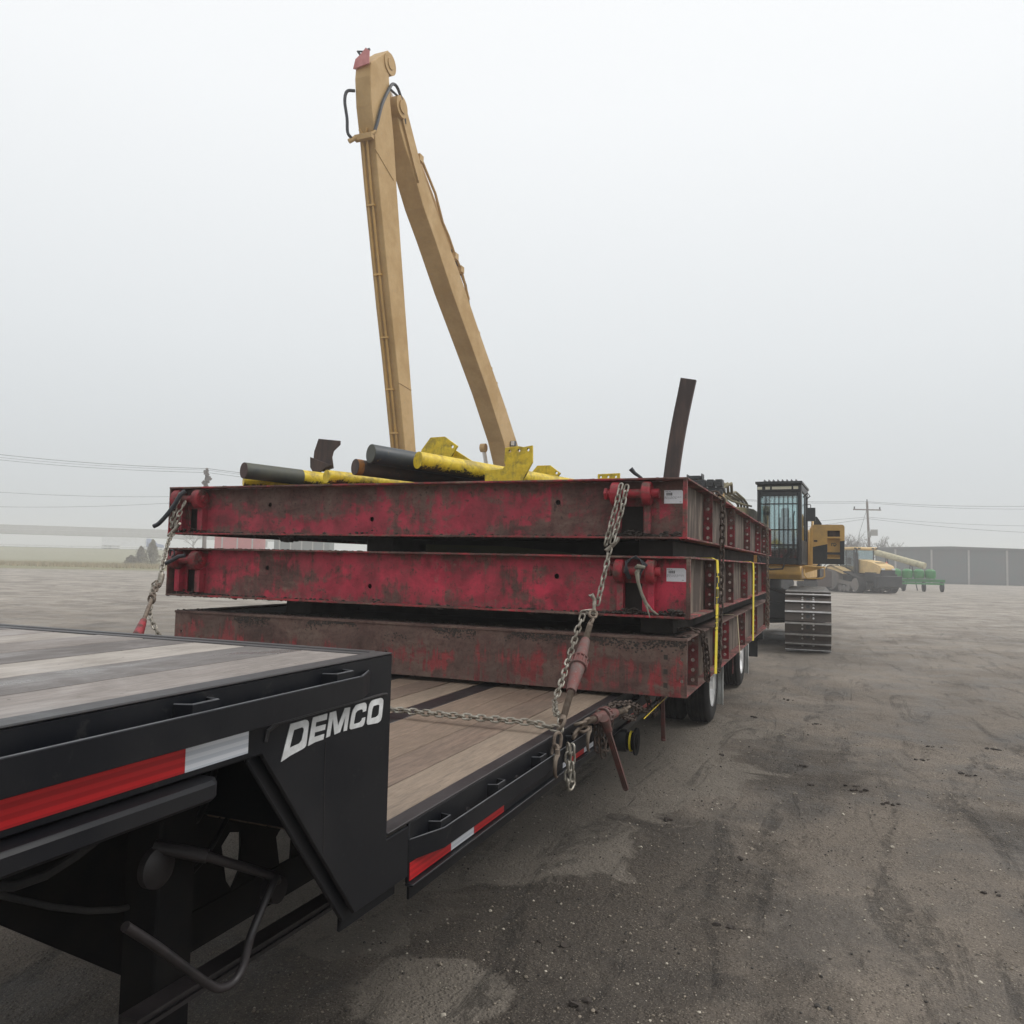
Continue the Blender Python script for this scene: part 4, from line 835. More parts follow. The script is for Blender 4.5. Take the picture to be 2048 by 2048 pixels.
# right flank: chains and straps over the stack's side
SX = -.808
chain_obj('dark chain hanging down the flank near the corner, across all three mats', [[(-1.3, 6.45, 2.325), (-.98, 6.43, 2.335), (-.86, 6.42, 2.325), (SX, 6.41, 2.28), (SX, 6.38, 1.9), (SX, 6.30, 1.4), (SX, 6.15, .99)], [(SX-.01, 6.36, 1.36), (SX, 6.22, .96)]], 'chaindark', loc=(SX, 6.3, .95), pitch=.050, r=.0078, Rr=.019)
chain_obj('rusty chain hanging over the lowest mat at its near corner', [[(-1.1, 5.40, 1.315), (-.88, 5.45, 1.325), (SX-.012, 5.50, 1.30), (SX-.01, 5.58, 1.15), (SX-.01, 5.66, .97)], [(SX, 5.54, 1.26), (SX+.005, 5.62, 1.1), (SX, 5.68, .955)]], 'chaindark', loc=(SX, 5.6, .95))
chain_obj('farthest chain hanging down the flank with bright links at the top', [[(-1.2, 11.0, 2.325), (-.9, 11.0, 2.34), (SX, 10.99, 2.29), (SX+.01, 10.9, 1.7), (SX, 10.78, 1.0)], [(SX+.02, 10.88, 1.6), (SX+.03, 10.72, .98)]], 'hookiron', loc=(SX, 10.8, .95))
def strap(label, pts, w, m, th=.004, marks=None):
    mb = MB(); P = [Vector(p) for p in pts]
    for i in range(len(P)-1):
        d = P[i+1]-P[i]; mb.bar(P[i]-d.normalized()*.001, P[i+1]+d.normalized()*.001, w, th, up=(1, 0, 0) if abs(d.z) > abs(d.x) else (0, 0, 1), k=0)
    if marks:
        a, b = P[-2], P[-1]
        for s0, s1, y0, y1 in marks:
            p, q = a.lerp(b, s0), a.lerp(b, s1); mb.add([(p.x+th, p.y+y0*w, p.z), (p.x+th, p.y+y1*w, p.z), (q.x+th, q.y+y1*w, q.z), (q.x+th, q.y+y0*w, q.z)], [(0, 1, 2, 3)], 1)
            mb.add([(p.x+th, p.y-w/2-.001, p.z), (p.x-th, p.y-w/2-.001, p.z), (q.x-th, q.y-w/2-.001, q.z), (q.x+th, q.y-w/2-.001, q.z)], [(0, 1, 2, 3)], 1)
    single(mb, 'tie_strap', [M[m], M['ink']], P[-1], label, 'strap', 'straps over the flank of the stack')
strap('near yellow webbing strap with black printing, over the middle mat', [(-1.4, 6.14, 1.811), (-.85, 6.14, 1.812), (-.812, 6.14, 1.795), (SX+.002, 6.13, 1.70), (SX+.004, 6.02, .965)], .12, 'strapy', marks=[(.0, .03, -.2, .4), (.04, .10, -.4, .1), (.10, .14, -.1, .45), (.16, .24, -.3, .3), (.25, .31, -.2, .4), (.42, .43, -.1, .2), (.45, .49, -.2, .1), (.50, .54, -.15, .15), (.56, .57, -.1, .2)])
strap('far yellow webbing strap without printing, over the middle mat', [(-1.4, 9.05, 1.811), (-.85, 9.05, 1.812), (-.812, 9.05, 1.795), (SX, 9.04, 1.7), (SX, 9.0, .96)], .16, 'strapy')
strap('thin beige strap over the lowest mat only', [(-1.3, 7.60, 1.303), (-.86, 7.62, 1.308), (-.825, 7.63, 1.29), (-.825, 7.85, .93)], .045, 'strapb')
m = MB(); m.tube([(-1.16, 9.4, .90), (-1.15, 9.5, .80), (-1.12, 9.9, .77)], .012, 8); single(m, 'orange_cord', M['orange'], (-1.15, 9.6, .76), 'short orange cord dangling under the flank by the rear wheels', 'cord')

# ------------------------------------------------------------------ excavators
def track_mesh(hl, r, w, x0):         # belt with grousers, centre line length 2*hl between wheel centres
    belt = MB(); per = 4*hl + 2*math.pi*r; n = int(per/.216)
    def at(s):
        s %= per
        if s < 2*hl: return (-hl+s, r*2, 1, 0)
        s -= 2*hl
        if s < math.pi*r: a = s/r; return (hl + r*math.sin(a), r+r*math.cos(a), math.cos(a), -math.sin(a))
        s -= math.pi*r
        if s < 2*hl: return (hl-s, 0, -1, 0)
        s -= 2*hl; a = s/r; return (-hl - r*math.sin(a), r-r*math.cos(a), -math.cos(a), math.sin(a))
    for i in range(n):
        y, z, ty, tz = at((i+.5)*per/n); nn = Vector((0, -tz, ty)); t = Vector((0, ty, tz)); c = Vector((0, y, z+.055))
        p = c - nn*.014
        belt.bar(Vector((x0, *p.yz)), Vector((x0+w, *p.yz)), .20, .028, up=nn, k=0)
        q = c + t*.085 + nn*.028
        belt.bar(Vector((x0, *q.yz)), Vector((x0+w, *q.yz)), .022, .062, up=nn, k=0)
        q2 = q + nn*.032
        belt.bar(Vector((x0, *q2.yz)), Vector((x0+w, *q2.yz)), .034, .016, up=nn, k=1)
        for bx in (.38, .62):
            for s in (-.04, .04):
                e = c + t*s + nn*.008; belt.cyl(Vector((x0+w*bx, *(e-nn*.01).yz)), Vector((x0+w*bx, *(e+nn*.014).yz)), .020, n=6, k=1)
        e = c + nn*.001; belt.cyl(Vector((x0+w*.5, *(c-nn*.01).yz)), Vector((x0+w*.5, *(c+nn*.002).yz)), .042, n=12, k=2)
        l = c - nn*.09; belt.bar(Vector((x0+w*.40, *l.yz)), Vector((x0+w*.60, *l.yz)), .21, .12, up=nn, k=0)
    return belt
def plain_box(x0, x1, y0, y1, z0, z1): m = MB(); m.box(x0, x1, y0, y1, z0, z1); return m
def excavator(name, label, loc, rz, uc=0, dx=0):
    e = thing(name, label, 'excavator', loc, rz=rz)
    hl, r = 2.62, .57; TM = Matrix.Rotation(uc, 4, 'Z')
    for s in (1, -1):
        x0 = 1.02+dx if s == 1 else -1.92-dx
        tb = track_mesh(hl, r, .90, x0); tb.xf(TM).build('track', [M['trackst'], M['grouser'], M['mblack']], e, local=True, smooth=False)
        m = MB(); m.prism([(-2.5, .30), (2.5, .30), (2.5, .72), (1.2, .88), (-1.2, .88), (-2.5, .72)], 'X', x0+.25, x0+.65); m.xf(TM).build('track_frame', M['mblack'], e, local=True, bevel=.02)
        for yy in (-hl, hl): m = MB(); m.lathe([(0, .3), (.44, .3), (.44, .6), (0, .6)], (x0, yy, r+.055), n=28); m.xf(TM).build('idler_wheel', M['mblack'], e, local=True)
    m = MB(); m.prism([(-1.3, .55), (-1.3, 1.0), (-.55, 1.28), (.55, 1.28), (1.3, 1.0), (1.3, .55), (.6, .5), (-.6, .5)], 'Y', -1.7, 1.5)
    m.box(-1.25, 1.25, -2.05, -1.7, .62, .98); m.cyl((0, 0, 1.2), (0, 0, 1.48), .75, n=32); m.xf(TM).build('carbody', M['mblack'], e, local=True, bevel=.02)
    # upper structure
    m = MB(); m.prism([(-2.05, 1.62), (-1.9, 1.50), (3.3, 1.50), (3.3, 1.80), (-2.05, 1.80)], 'X', .40, 1.38); m.box(-1.38, .40, -1.2, 3.3, 1.5, 1.8); m.build('platform', M['ochre'], e, local=True, bevel=.03)
    m = MB(); m.box(-1.45, 1.40, .55, 3.0, 1.805, 2.72); m.build('engine_house', M['ochre'], e, local=True, bevel=.05)
    m = MB(); m.box(-1.45, -.55, -1.3, .50, 1.805, 2.5); m.build('tank', M['ochre'], e, local=True, bevel=.04)
    m = MB(); m.box(-1.5, 1.45, 3.05, 3.9, 1.42, 2.7); m.build('counterweight', M['mblack'], e, local=True, bevel=.12)
    m = MB(); m.cyl((-.6, 2.2, 2.7), (-.6, 2.2, 3.25), .07); m.build('exhaust_pipe', M['mblack'], e, local=True)
    for xx in (1.45,):
        m = MB(); m.tube([(xx, -.35, 1.85), (xx, -.35, 2.7), (xx, .4, 2.85), (xx, 1.2, 3.05), (xx, 2.2, 3.05), (xx, 2.25, 2.72)], .02, 8); m.build('handrail', M['ochre'], e, local=True)
    # cab
    cx0, cx1, cy0, cy1, z0, z1 = .46, 1.40, -2.2, -.45, 1.83, 3.60
    m = MB(); t = .07
    for x0, x1 in ((cx0, cx0+.075), (cx1-.085, cx1)):
        m.box(x0, x1, cy0, cy0+.09, z0, z1-.1); m.box(x0, x1, cy1-.1, cy1, z0, z1-.1); m.box(x0+.01, x1-.01, cy0+.09, cy1-.1, z0, z0+.55); m.box(x0+.01, x1-.01, (cy0+cy1)/2+.2, (cy0+cy1)/2+.28, z0+.5, z1-.1)
    m.box(cx0+.075, cx1-.085, cy1-.06, cy1-.03, z0, 2.25); m.box(cx0, cx1, cy0-.02, cy1, z1-.16, z1); m.box(cx0+.075, cx1-.085, cy0+.012, cy0+.05, z0, z0+.14)
    m.box(cx0+.075, cx1-.085, cy0+.01, cy0+.05, 3.34, 3.44); m.box(cx0+.03, cx1-.03, cy0+.1, cy1-.05, z0, z0+.08)
    cab = m.build('cab', M['mblack'], e, local=True, bevel=.012)
    m = MB(); m.box(cx0+.075, cx1-.085, cy0+.045, cy0+.05, z0+.14, 3.36); m.box(cx1-.03, cx1-.025, cy0+.09, cy1-.1, z0+.55, z1-.15); m.box(cx0+.025, cx0+.03, cy0+.09, cy1-.1, z0+.55, z1-.15); m.box(cx0+.09, cx1-.1, cy1-.05, cy1-.045, 2.25, z1-.16); m.build('window', M['glass'], cab, local=True, smooth=False)
    m = MB(); m.box(cx0+.30, cx1-.32, -1.25, -.78, z0+.42, z0+.56); m.box(cx0+.32, cx1-.34, -.92, -.78, z0+.5, z0+1.12); m.box(cx0+.37, cx1-.39, -.90, -.80, z0+1.1, z0+1.34)
    m.box(cx0+.1, cx0+.26, -1.5, -.9, z0+.3, z0+.62); m.box(cx1-.26, cx1-.1, -1.5, -.9, z0+.3, z0+.62); m.build('seat', M['glassd'], cab, local=True, bevel=.04)
    m = MB()
    for i in range(9): x = cx0+.085+i*(cx1-cx0-.18)/8; m.cyl((x, cy0-.05, z0+.12), (x, cy0-.05, 3.36), .008, n=6)
    for z in (z0+.42, z0+.76, 3.16): m.bar((cx0+.06, cy0-.055, z), (cx1-.06, cy0-.055, z), .012, .022)
    for i in range(7): m.cyl((cx0+.1, cy0-.045, z0+.14+i*.05), (cx1-.1, cy0-.045, z0+.14+i*.05), .004, n=5)
    for x in (cx0+.09, cx1-.09):
        for z in (z0+.15, 2.6, 3.33): m.box(x-.015, x+.015, cy0-.05, cy0, z-.015, z+.015)
    m.build('window_guard', M['mblack'], cab, local=True)
    m = MB(); m.box(cx0-.02, cx1+.02, cy0-.16, cy1+.05, z1, z1+.05)
    for i in range(8): m.prism([(cy0-.12, z1+.05), (cy0+.0, z1+.11), (cy1, z1+.11), (cy1, z1+.05)], 'X', cx0+.15+i*.095, cx0+.158+i*.095)
    m.build('roof_guard', M['mblack'], cab, local=True)
    m = MB()
    for a, b in ((.0, .10), (.17, .27), (.31, .72), (.76, .86)): m.box(cx0+.01+a*1.0, cx0+.01+b*1.0, cy0-.035, cy0-.02, z1-.115, z1-.055)
    m.build('cab_light', painted('pale_lamp', (.80, .76, .60), .4, amount=.1), cab, local=True)
    m = MB(); m.tube([(cx1-.16, cy0-.012, 2.15), (cx1-.17, cy0-.015, 2.9), (cx1-.15, cy0-.012, 3.0)], .011, 6); m.bar((cx1-.17, cy0-.012, 2.35), (cx1-.17, cy0-.012, 2.05), .05, .02); m.build('wiper', M['mblack'], cab, local=True)
    m = MB(); m.tube([(cx1, cy0+.25, 3.15), (cx1+.17, cy0+.05, 3.15), (cx1+.185, cy0+.0, 3.12), (cx1+.185, cy0, 3.05)], .010, 6); m.box(cx1+.09, cx1+.28, cy0-.01, cy0+.05, 2.78, 3.07); m.build('mirror', M['mblack'], cab, local=True, bevel=.025)
    m = MB(); m.tube([(cx1, cy0+.35, 3.33), (cx1+.1, cy0+.3, 3.42), (cx1+.15, cy0+.3, 3.35), (cx1+.06, cy0+.32, 3.27)], .014, 6); m.build('grab_handle', M['mblack'], cab, local=True)
    m = MB(); m.tube([(cx0+.02, cy0-.04, z0+.15), (cx0+.12, cy0-.08, z0-.03), (cx0+.30, cy0-.10, z0-.12), (cx0+.55, cy0-.08, z0-.10), (cx0+.62, cy0-.06, z0+.1), (cx0+.72, cy0-.05, z0+.35)], .022, 8); m.tube([(cx0+.45, cy0-.06, z0+.02), (cx0+.7, cy0-.06, z0+.3)], .014, 6); m.build('guard_stay', M['mblack'], cab, local=True)
    m = MB(); m.box(cx0+.0, cx0+.16, -2.12, -2.02, 1.66, 1.80); m.build('work_lamp', [M['lamp']], e, local=True, bevel=.02)
    # steps and rail at the right of the platform
    m = MB(); m.tube([(1.42, -1.9, 1.80), (1.44, -2.0, 1.60), (1.50, -2.02, 1.53), (1.80, -2.02, 1.54), (1.85, -2.02, 1.58), (1.85, -2.02, 1.78), (1.45, -2.0, 1.80)], .018, 8); m.box(1.40, 1.84, -1.95, -1.2, 1.76, 1.80); m.prism([(1.42, 1.64), (1.42, 1.76), (1.80, 1.76)], 'Y', -1.93, -1.90); m.build('step', M['ochre'], e, local=True)
    # open engine door facing forward
    m = MB(); x0, x1, y, z0d, z1d = 1.47, 2.20, -.30, 1.86, 2.80
    def dz(u): return 0
    hole = rect(1.82, 2.09, 2.00, 2.64)
    zsplit = lambda x: 2.26 + (x-x0)*.22
    rr = .05
    top = [(x0, zsplit(x0)), (1.82, zsplit(1.82)), (1.82, 2.66), (2.10, 2.66), (2.10, zsplit(2.10)+.01), (x1, zsplit(x1)), (x1, z1d-rr), (x1-.015, z1d-.02), (x1-rr, z1d), (x0+rr, z1d), (x0, z1d-rr)]
    bot = [(x0+.01, z0d), (x1-.01, z0d), (x1, zsplit(x1)), (2.10, zsplit(2.10)+.01), (2.10, 1.99), (1.82, 1.99), (1.82, zsplit(1.82)), (x0, zsplit(x0))]
    m.prism(top, 'Y', y, y+.05, k=0); m.prism(bot, 'Y', y, y+.05, k=1)
    m.box(1.80, 2.12, y+.13, y+.14, 1.97, 2.50, 0); m.box(1.80, 2.12, y+.13, y+.14, 2.50, 2.68, 3); m.box(1.80, 1.819, y+.05, y+.13, 1.97, 2.68, 0); m.box(2.101, 2.12, y+.05, y+.13, 1.97, 2.68, 0); m.box(1.82, 2.10, y+.05, y+.13, 2.661, 2.68, 0)
    m.box(1.82, 2.10, y-.002, y+.125, 2.475, 2.515, 0); m.box(1.82, 2.10, y-.002, y+.03, 2.09, 2.145, 1); m.box(1.82, 2.10, y-.004, y+.06, 1.995, 2.015, 0)
    m.box(x0+.05, x0+.13, y-.006, y, 2.39, 2.43, 1); m.cyl((2.15, y-.01, 2.23), (2.15, y, 2.23), .02, n=12, k=1)
    # embossed angular mark on the door
    em = [[(1.90, 2.30), (1.90, 2.37), (2.0, 2.37), (2.01, 2.35), (1.92, 2.35), (1.92, 2.30)], [(1.94, 2.335), (1.965, 2.335), (1.975, 2.315), (2.02, 2.35), (2.02, 2.325), (1.985, 2.285), (1.965, 2.285)]]
    for q in em: m.prism(q, 'Y', y+.112, y+.13, k=2)
    m.build('engine_door', [M['ochre'], M['mblack'], M['olive'], M['rust']], e, local=True, smooth=False)
    m = MB(); m.tube([(1.48, -.3, 1.85), (1.48, -.3, 3.05)], .018, 6); m.prism([(1.48, 2.8), (1.66, 2.8), (1.66, 2.86), (1.56, 3.02), (1.48, 3.05)], 'Y', .3, .33, k=1); m.build('side_post', [M['ochre'], M['mblack']], e, local=True)
    return e
e1 = excavator('tracked_excavator', 'yellow tracked excavator with barred cab and open engine door, behind the trailer at right', (-1.94, 20.7, 0), R(-2.6), R(4.2), -.11)
# its stub boom with coupler valve blocks
m = MB(); prof = [(-.2, 2.35), (.35, 2.55), (.45, 2.9), (.0, 3.08), (-1.2, 3.12), (-2.6, 3.06), (-3.9, 2.98), (-4.75, 3.04), (-5.35, 3.12), (-5.45, 2.95), (-5.5, 2.2), (-4.6, 2.25), (-2.4, 2.3)]
m.prism(prof, 'X', -.27, .27); m.build('boom', M['olive'], e1, local=True, bevel=.02)
m = MB(); m.box(-.32, -.05, -5.62, -5.46, 2.3, 3.14); m.box(-.02, .12, -5.66, -5.46, 2.3, 3.16); m.box(.17, .30, -5.62, -5.46, 2.3, 3.12); m.build('boom_head', M['tan'], e1, local=True, bevel=.012)
m = MB()
for i in range(6): x = -.60+i*.155; m.box(x, x+.13, -5.75, -5.55, 3.22, 3.36); m.cyl((x+.065, -5.76, 3.29), (x+.065, -5.74, 3.29), .02, n=8)
m.box(-.5, .33, -5.7, -5.56, 3.14, 3.215); m.box(-.33, -.10, -5.72, -5.5, 3.37, 3.44); m.box(-.36, -.34, -5.72, -5.5, 3.365, 3.47); m.box(-.09, -.07, -5.72, -5.5, 3.365, 3.48); m.box(.17, .30, -5.72, -5.58, 3.08, 3.18)
m.build('valve_block', M['mblack'], e1, local=True, bevel=.01)
m = MB()
for q in range(4):
    x = .05+q*.07
    m.tube([(x, -5.5, 3.30-.03*q), (x+.12, -5.2, 3.33), (x+.08, -4.9, 3.20), (x, -4.4, 3.22), (x-.05, -3.6, 3.22+.03*q), (x-.03, -2.6, 3.24), (x-.1, -1.6, 3.2), (x-.2, -.8, 3.0)], .028, 8)
m.tube([(.24, -5.4, 3.1), (.27, -4.4, 3.06), (.27, -3.0, 3.10), (.25, -1.6, 3.16)], .022, 8)
m.build('hydraulic_hose', M['olive'], e1, local=True)
m = MB(); m.box(.271, .276, -2.6, -2.3, 2.74, 2.86); m.build('warning_decal', M['strapy'], e1, local=True)
# the long reach machine standing beside it: only its boom and stick rise above the stack
e2 = excavator('long_reach_excavator', 'tan long reach excavator behind the stack, boom raised and stick hanging down', (-9.25, 25.6, 0), 0)
def wl(pts): return [(y-25.6, z) for y, z in pts]
def hw(x, w): return (-9.0+9.25-w, -9.0+9.25)    # near side face lies at x = -9.0
SF = [(13.74, 12.2), (13.72, 11.90), (13.8, 11.32), (13.98, 10.69), (14.2, 9.75), (14.49, 8.65), (14.83, 7.33), (15.14, 6.25), (15.64, 4.3), (16.3, 1.9)]
SB = [(14.42, 12.89), (14.47, 12.3), (14.55, 11.8), (14.75, 11.04), (14.95, 9.98), (15.17, 8.92), (15.52, 7.25), (15.8, 5.97), (16.15, 4.31), (16.7, 1.85)]
m = MB(); m.prism(wl(SF + SB[::-1]), 'X', -.13, .25)
arm = m.build('stick', M['tan'], e2, local=True, bevel=.015, smooth=False)
m = MB(); m.cyl((-.17, 14.47-25.6, 12.60), (.275, 14.47-25.6, 12.60), .235, n=28); m.cyl((.27, 14.47-25.6, 12.60), (.295, 14.47-25.6, 12.60), .12, n=24); m.build('pin_boss', M['tan'], arm, local=True)
# twin steel lines down the outer face of the stick, with clamps
def fy(z):
    for (ya, za), (yb, zb) in zip(SF, SF[1:]):
        if zb <= z <= za: return ya+(yb-ya)*(za-z)/(za-zb)
    return SF[-1][0]
m = MB()
for x in (-.02, .08):
    zs = [10.78, 10.6, 9.6, 8.6, 7.6, 6.6, 5.6, 4.6, 3.6]; m.tube([(x + (.05 if x > 0 else -.05), fy(10.86)-25.66, 10.86)] + [(x, fy(z)-25.655, z) for z in zs], .027, 8)
for z in (9.35, 7.95, 6.65, 5.55, 4.6, 3.8): m.box(-.07, .13, fy(z)-25.69, fy(z)-25.62, z-.02, z+.02)
m.build('steel_line', M['ochre'], arm, local=True)
m = MB(); m.tube([(.252, 13.98-25.6, 10.45), (.253, 14.78-25.6, 10.12)], .012, 5); m.tube([(-.125, 13.93-25.62, 10.72), (.25, 13.93-25.62, 10.72)], .012, 5); m.tube([(.252, 15.25-25.6, 5.7), (.252, 15.85-25.6, 5.65)], .012, 5); m.build('weld_seam', M['tan'], arm, local=True)
m = MB(); X0 = 9.25
m.tube(sm([(-.17, 13.73-25.6, 10.62), (-.22, 13.66-25.6, 10.72), (-.22, 13.62-25.6, 11.0), (-.25, 13.56-25.6, 11.35), (-.23, 13.60-25.6, 11.58), (-.12, 13.72-25.6, 11.64)]), .034, 8)
m.tube(sm([(.28, 13.92-25.6, 10.80), (.30, 13.99-25.6, 11.03), (.30, 14.14-25.6, 11.49), (.30, 14.37-25.6, 11.93), (.31, 14.53-25.6, 12.17), (.31, 14.75-25.6, 12.19), (.30, 15.0-25.6, 11.95), (.28, 15.16-25.6, 11.6)]), .034, 8)
m.tube([(.22, 14.6-25.6, 12.1), (.24, 14.85-25.6, 12.1), (.24, 15.05-25.6, 11.85), (.24, 15.2-25.6, 11.55)], .026, 8)
m.build('hydraulic_hose', M['hose'], arm, local=True)
m = MB(); m.cyl((-.22, 13.72-25.6, 10.55), (-.12, 13.80-25.6, 10.65), .05, n=10); m.cyl((.24, 13.82-25.6, 10.66), (.30, 13.92-25.6, 10.78), .035, n=10); m.box(-.15, .28, 13.80-25.6, 13.9-25.6, 10.60, 10.72); m.build('hose_fitting', M['tan'], arm, local=True)
m = MB(); m.prism([(-.15, 12.1), (.24, 12.14), (.24, 12.42), (.15, 12.50), (.02, 12.38), (-.10, 12.30)], 'Y', 13.67-25.6, 13.69-25.6)
for i in range(0): pass
n0 = len(m.v); m.prism([(-.15, 12.12), (.25, 12.16), (.22, 12.48), (-.05, 12.36)], 'Y', 0, .02)
for i in range(n0, len(m.v)):
    x, y, z = m.v[i]; m.v[i] = (x, 13.72-25.6 + (z-12.12)*.85 + y, z)
m.tube([(.02, -11.8, 12.35), (-.1, -11.85, 12.52), (-.05, -11.7, 12.6), (.1, -11.7, 12.62)], [.03, .025, .02, .03], 6, k=1)
m.build('warning_rag', [M['pink'], M['hose']], arm, local=True)
BU = [(14.72, 11.95), (15.0, 11.40), (15.28, 11.07), (15.53, 10.86), (16.18, 10.11), (16.8, 9.56), (17.79, 8.6), (19.11, 7.46), (20.21, 6.49), (21.42, 5.28), (22.8, 3.3), (25.0, 1.95)]
BT = [(15.0, 12.15), (15.24, 11.83), (15.54, 11.48), (15.78, 11.25), (16.35, 10.75), (17.34, 9.92), (18.21, 9.22), (19.23, 8.30), (20.34, 7.34), (21.45, 6.38), (22.5, 5.4), (24.2, 3.6), (25.5, 2.5), (25.5, 2.0)]
m = MB(); m.prism(wl(BU + BT[::-1]), 'X', -.26, .25); bo = m.build('boom', M['tan'], e2, local=True, bevel=.015, smooth=False)
m = MB(); m.cyl((-.33, 14.93-25.6, 11.87), (.33, 14.93-25.6, 11.87), .24, n=28); m.cyl((.32, 14.93-25.6, 11.87), (.36, 14.93-25.6, 11.87), .14, n=24)
m.prism(wl([(14.75, 12.0), (15.1, 12.05), (15.95, 10.95), (15.85, 10.55), (15.6, 10.85)]), 'X', .25, .30); m.build('pivot_plate', M['tan'], bo, local=True)
m = MB(); m.cyl((0, 14.5-25.6, 12.6), (0, 15.5-25.6, 11.75), .075, n=16); m.build('cylinder_rod', M['alum'], bo, local=True)
m = MB(); m.cyl((0, 15.5-25.6, 11.78), (0, 18.6-25.6, 9.35), .13, n=20); m.build('stick_cylinder', M['tan'], bo, local=True)
m = MB(); m.tube([(.2, y-25.6, z) for y, z in ((16.1, 11.25), (16.84, 10.75), (17.27, 10.20), (17.62, 9.98), (18.03, 9.62), (18.4, 9.38), (18.7, 9.0), (18.9, 8.75))], .035, 8, k=0)
m.tube([(.16, y-25.6, z) for y, z in ((17.9, 9.75), (18.4, 9.40), (18.75, 9.1), (18.95, 8.7), (19.05, 8.5))], .04, 8, k=1); m.build('hydraulic_hose', [M['tan'], M['hose']], bo, local=True)
m = MB()
for y, z in ((16.0, 11.25), (18.0, 9.62), (18.35, 9.4)): m.box(.08, .26, y-25.68, y-25.5, z-.1, z+.06)
for y, z in ((19.6, 7.98), (20.5, 7.2), (20.9, 6.86), (21.6, 6.22)): m.box(.10, .22, y-25.64, y-25.56, z, z+.09)
m.build('hose_clamp', M['tan'], bo, local=True)
m = MB(); m.box(.27, .41, -3.70, -3.56, 5.22, 5.38, k=0); m.box(.285, .395, -3.715, -3.70, 5.235, 5.365, k=1); m.build('work_lamp', [M['mblack'], M['lamp']], bo, local=True, bevel=.02)
for x in (-.52, .0):
    m = MB()
    if x < 0: m.cyl((-.48, 21.6-25.6, 5.15), (-.48, 22.2-25.6, 3.9), .06, n=14, k=1); m.cyl((-.48, 22.2-25.6, 3.9), (-.48, 23.5-25.6, 1.7), .11, n=16, k=0); m.cyl((-.56, 21.6-25.6, 5.15), (-.40, 21.6-25.6, 5.15), .13, n=16, k=0); m.build('boom_cylinder', [M['tan'], M['alum']], e2, local=True)

# ------------------------------------------------------------------ distant things
CAMD = {}
def world(px, py, d):       # survey helper: where a bearing and range from the yard corner falls
    M3 = ((0.92697593, 0.37448404, 0.02184778), (0.00330532, -0.06639375, 0.99778803), (0.37510625, -0.92485327, -0.06278319))
    c = ((px-1024)/1588, (1024-py)/1588, -1)
    return Vector([sum(M3[r][k]*c[r] for r in range(3))*d for k in range(3)]) + Vector((0, 0, 1.75))
# tracked farm tractor
WH = painted('dusty_wheel', (.15, .14, .135), .7, (.24, .21, .18), .5, 3)
p = world(1722, 1160, 61); TX, TY = p.x, p.y
t = thing('tracked_tractor', 'faded yellow tracked farm tractor parked beyond the excavator at right', 'tractor', (TX, TY, 0), rz=R(33)); t.scale = (1.1, 1.1, 1.1)
for s in (1, -1):
    x0 = .95 if s == 1 else -1.5
    out = []
    for cy, cz, r, a0, a1 in ((1.35, .95, .93, -90, 100), (-1.45, .56, .54, 115, 270)):
        for i in range(13): a = R(a0+(a1-a0)*i/12); out.append((cy + r*math.cos(a), cz + r*math.sin(a)))
    inn = [(1.35+(y-1.35)*.9 if y > 0 else -1.45+(y+1.45)*.85, .75+(z-.75)*.9) for y, z in out]
    m = MB(); m.prism(out, 'X', x0, x0+.55, [inn]); 
    m.build('track_belt', M['rubber'], t, local=True)
    m = MB(); m.lathe([(0, .06), (.80, .06), (.84, .16), (.84, .44), (0, .44)], (x0, 1.35, .95), n=32); m.lathe([(0, .06), (.45, .06), (.47, .44), (0, .44)], (x0, -1.45, .56), n=24)
    for yy in (.35, -.1, -.55): m.lathe([(0, .1), (.22, .1), (.22, .4), (0, .4)], (x0, yy, .30), n=16)
    m.bar((x0+.27, 1.2, .8), (x0+.27, -1.4, .55), .2, .25); m.build('track_wheel', WH, t, local=True)
m = MB(); m.box(-.5, .5, -2.6, 1.6, .75, 1.25); m.box(-.95, .95, -.3, 1.3, .7, 1.15); m.box(-.7, .7, -2.9, -2.3, .35, 1.35); m.box(-.95, .95, -3.05, -2.85, .45, 1.2); m.build('chassis', M['mblack'], t, local=True, bevel=.03)
m = MB(); m.prism([(-2.75, 1.35), (-2.9, 1.65), (-2.8, 1.85), (-1.9, 2.12), (-.35, 2.3), (-.35, 1.35)], 'X', -.52, .52); m.prism([(-2.85, 1.65), (-2.55, 1.85), (-2.45, 1.7), (-2.5, 1.3), (-2.62, .95), (-2.75, .9)], 'X', -.58, -.53); m.build('hood', M['cream'], t, local=True, bevel=.06)
m = MB(); m.box(-.5, .5, -2.93, -2.78, .95, 1.58); m.box(-.54, .54, -2.7, -1.2, 1.0, 1.42); m.prism([(-.35, -2.2), (.35, -2.2), (.3, -1.5), (-.3, -1.5)], 'Z', 2.08, 2.10); m.build('grille', M['mblack'], t, local=True)
m = MB(); m.box(-.5, -.28, -2.95, -2.9, 1.6, 1.7); m.box(.28, .5, -2.95, -2.9, 1.6, 1.7); m.build('headlight', M['lamp'], t, local=True)
m = MB()
for x in (-.78, .70):
    for y in (-.35, .55, 1.25): m.bar((x+.04, y, 1.35), (x+.04, y+.03, 2.95), .08, .08)
m.box(-.78, .78, -.35, 1.3, 1.2, 1.45); m.box(-.72, .72, 1.15, 1.28, 1.45, 2.0)
cb = m.build('cab', M['mblack'], t, local=True)
m = MB(); m.box(-.70, .70, -.36, -.35, 1.45, 2.92); m.box(.755, .76, -.3, 1.2, 1.45, 2.92); m.box(-.76, -.755, -.3, 1.2, 1.45, 2.92); m.box(-.7, .7, 1.28, 1.285, 2.0, 2.92); m.build('window', M['glass'], cb, local=True, smooth=False)
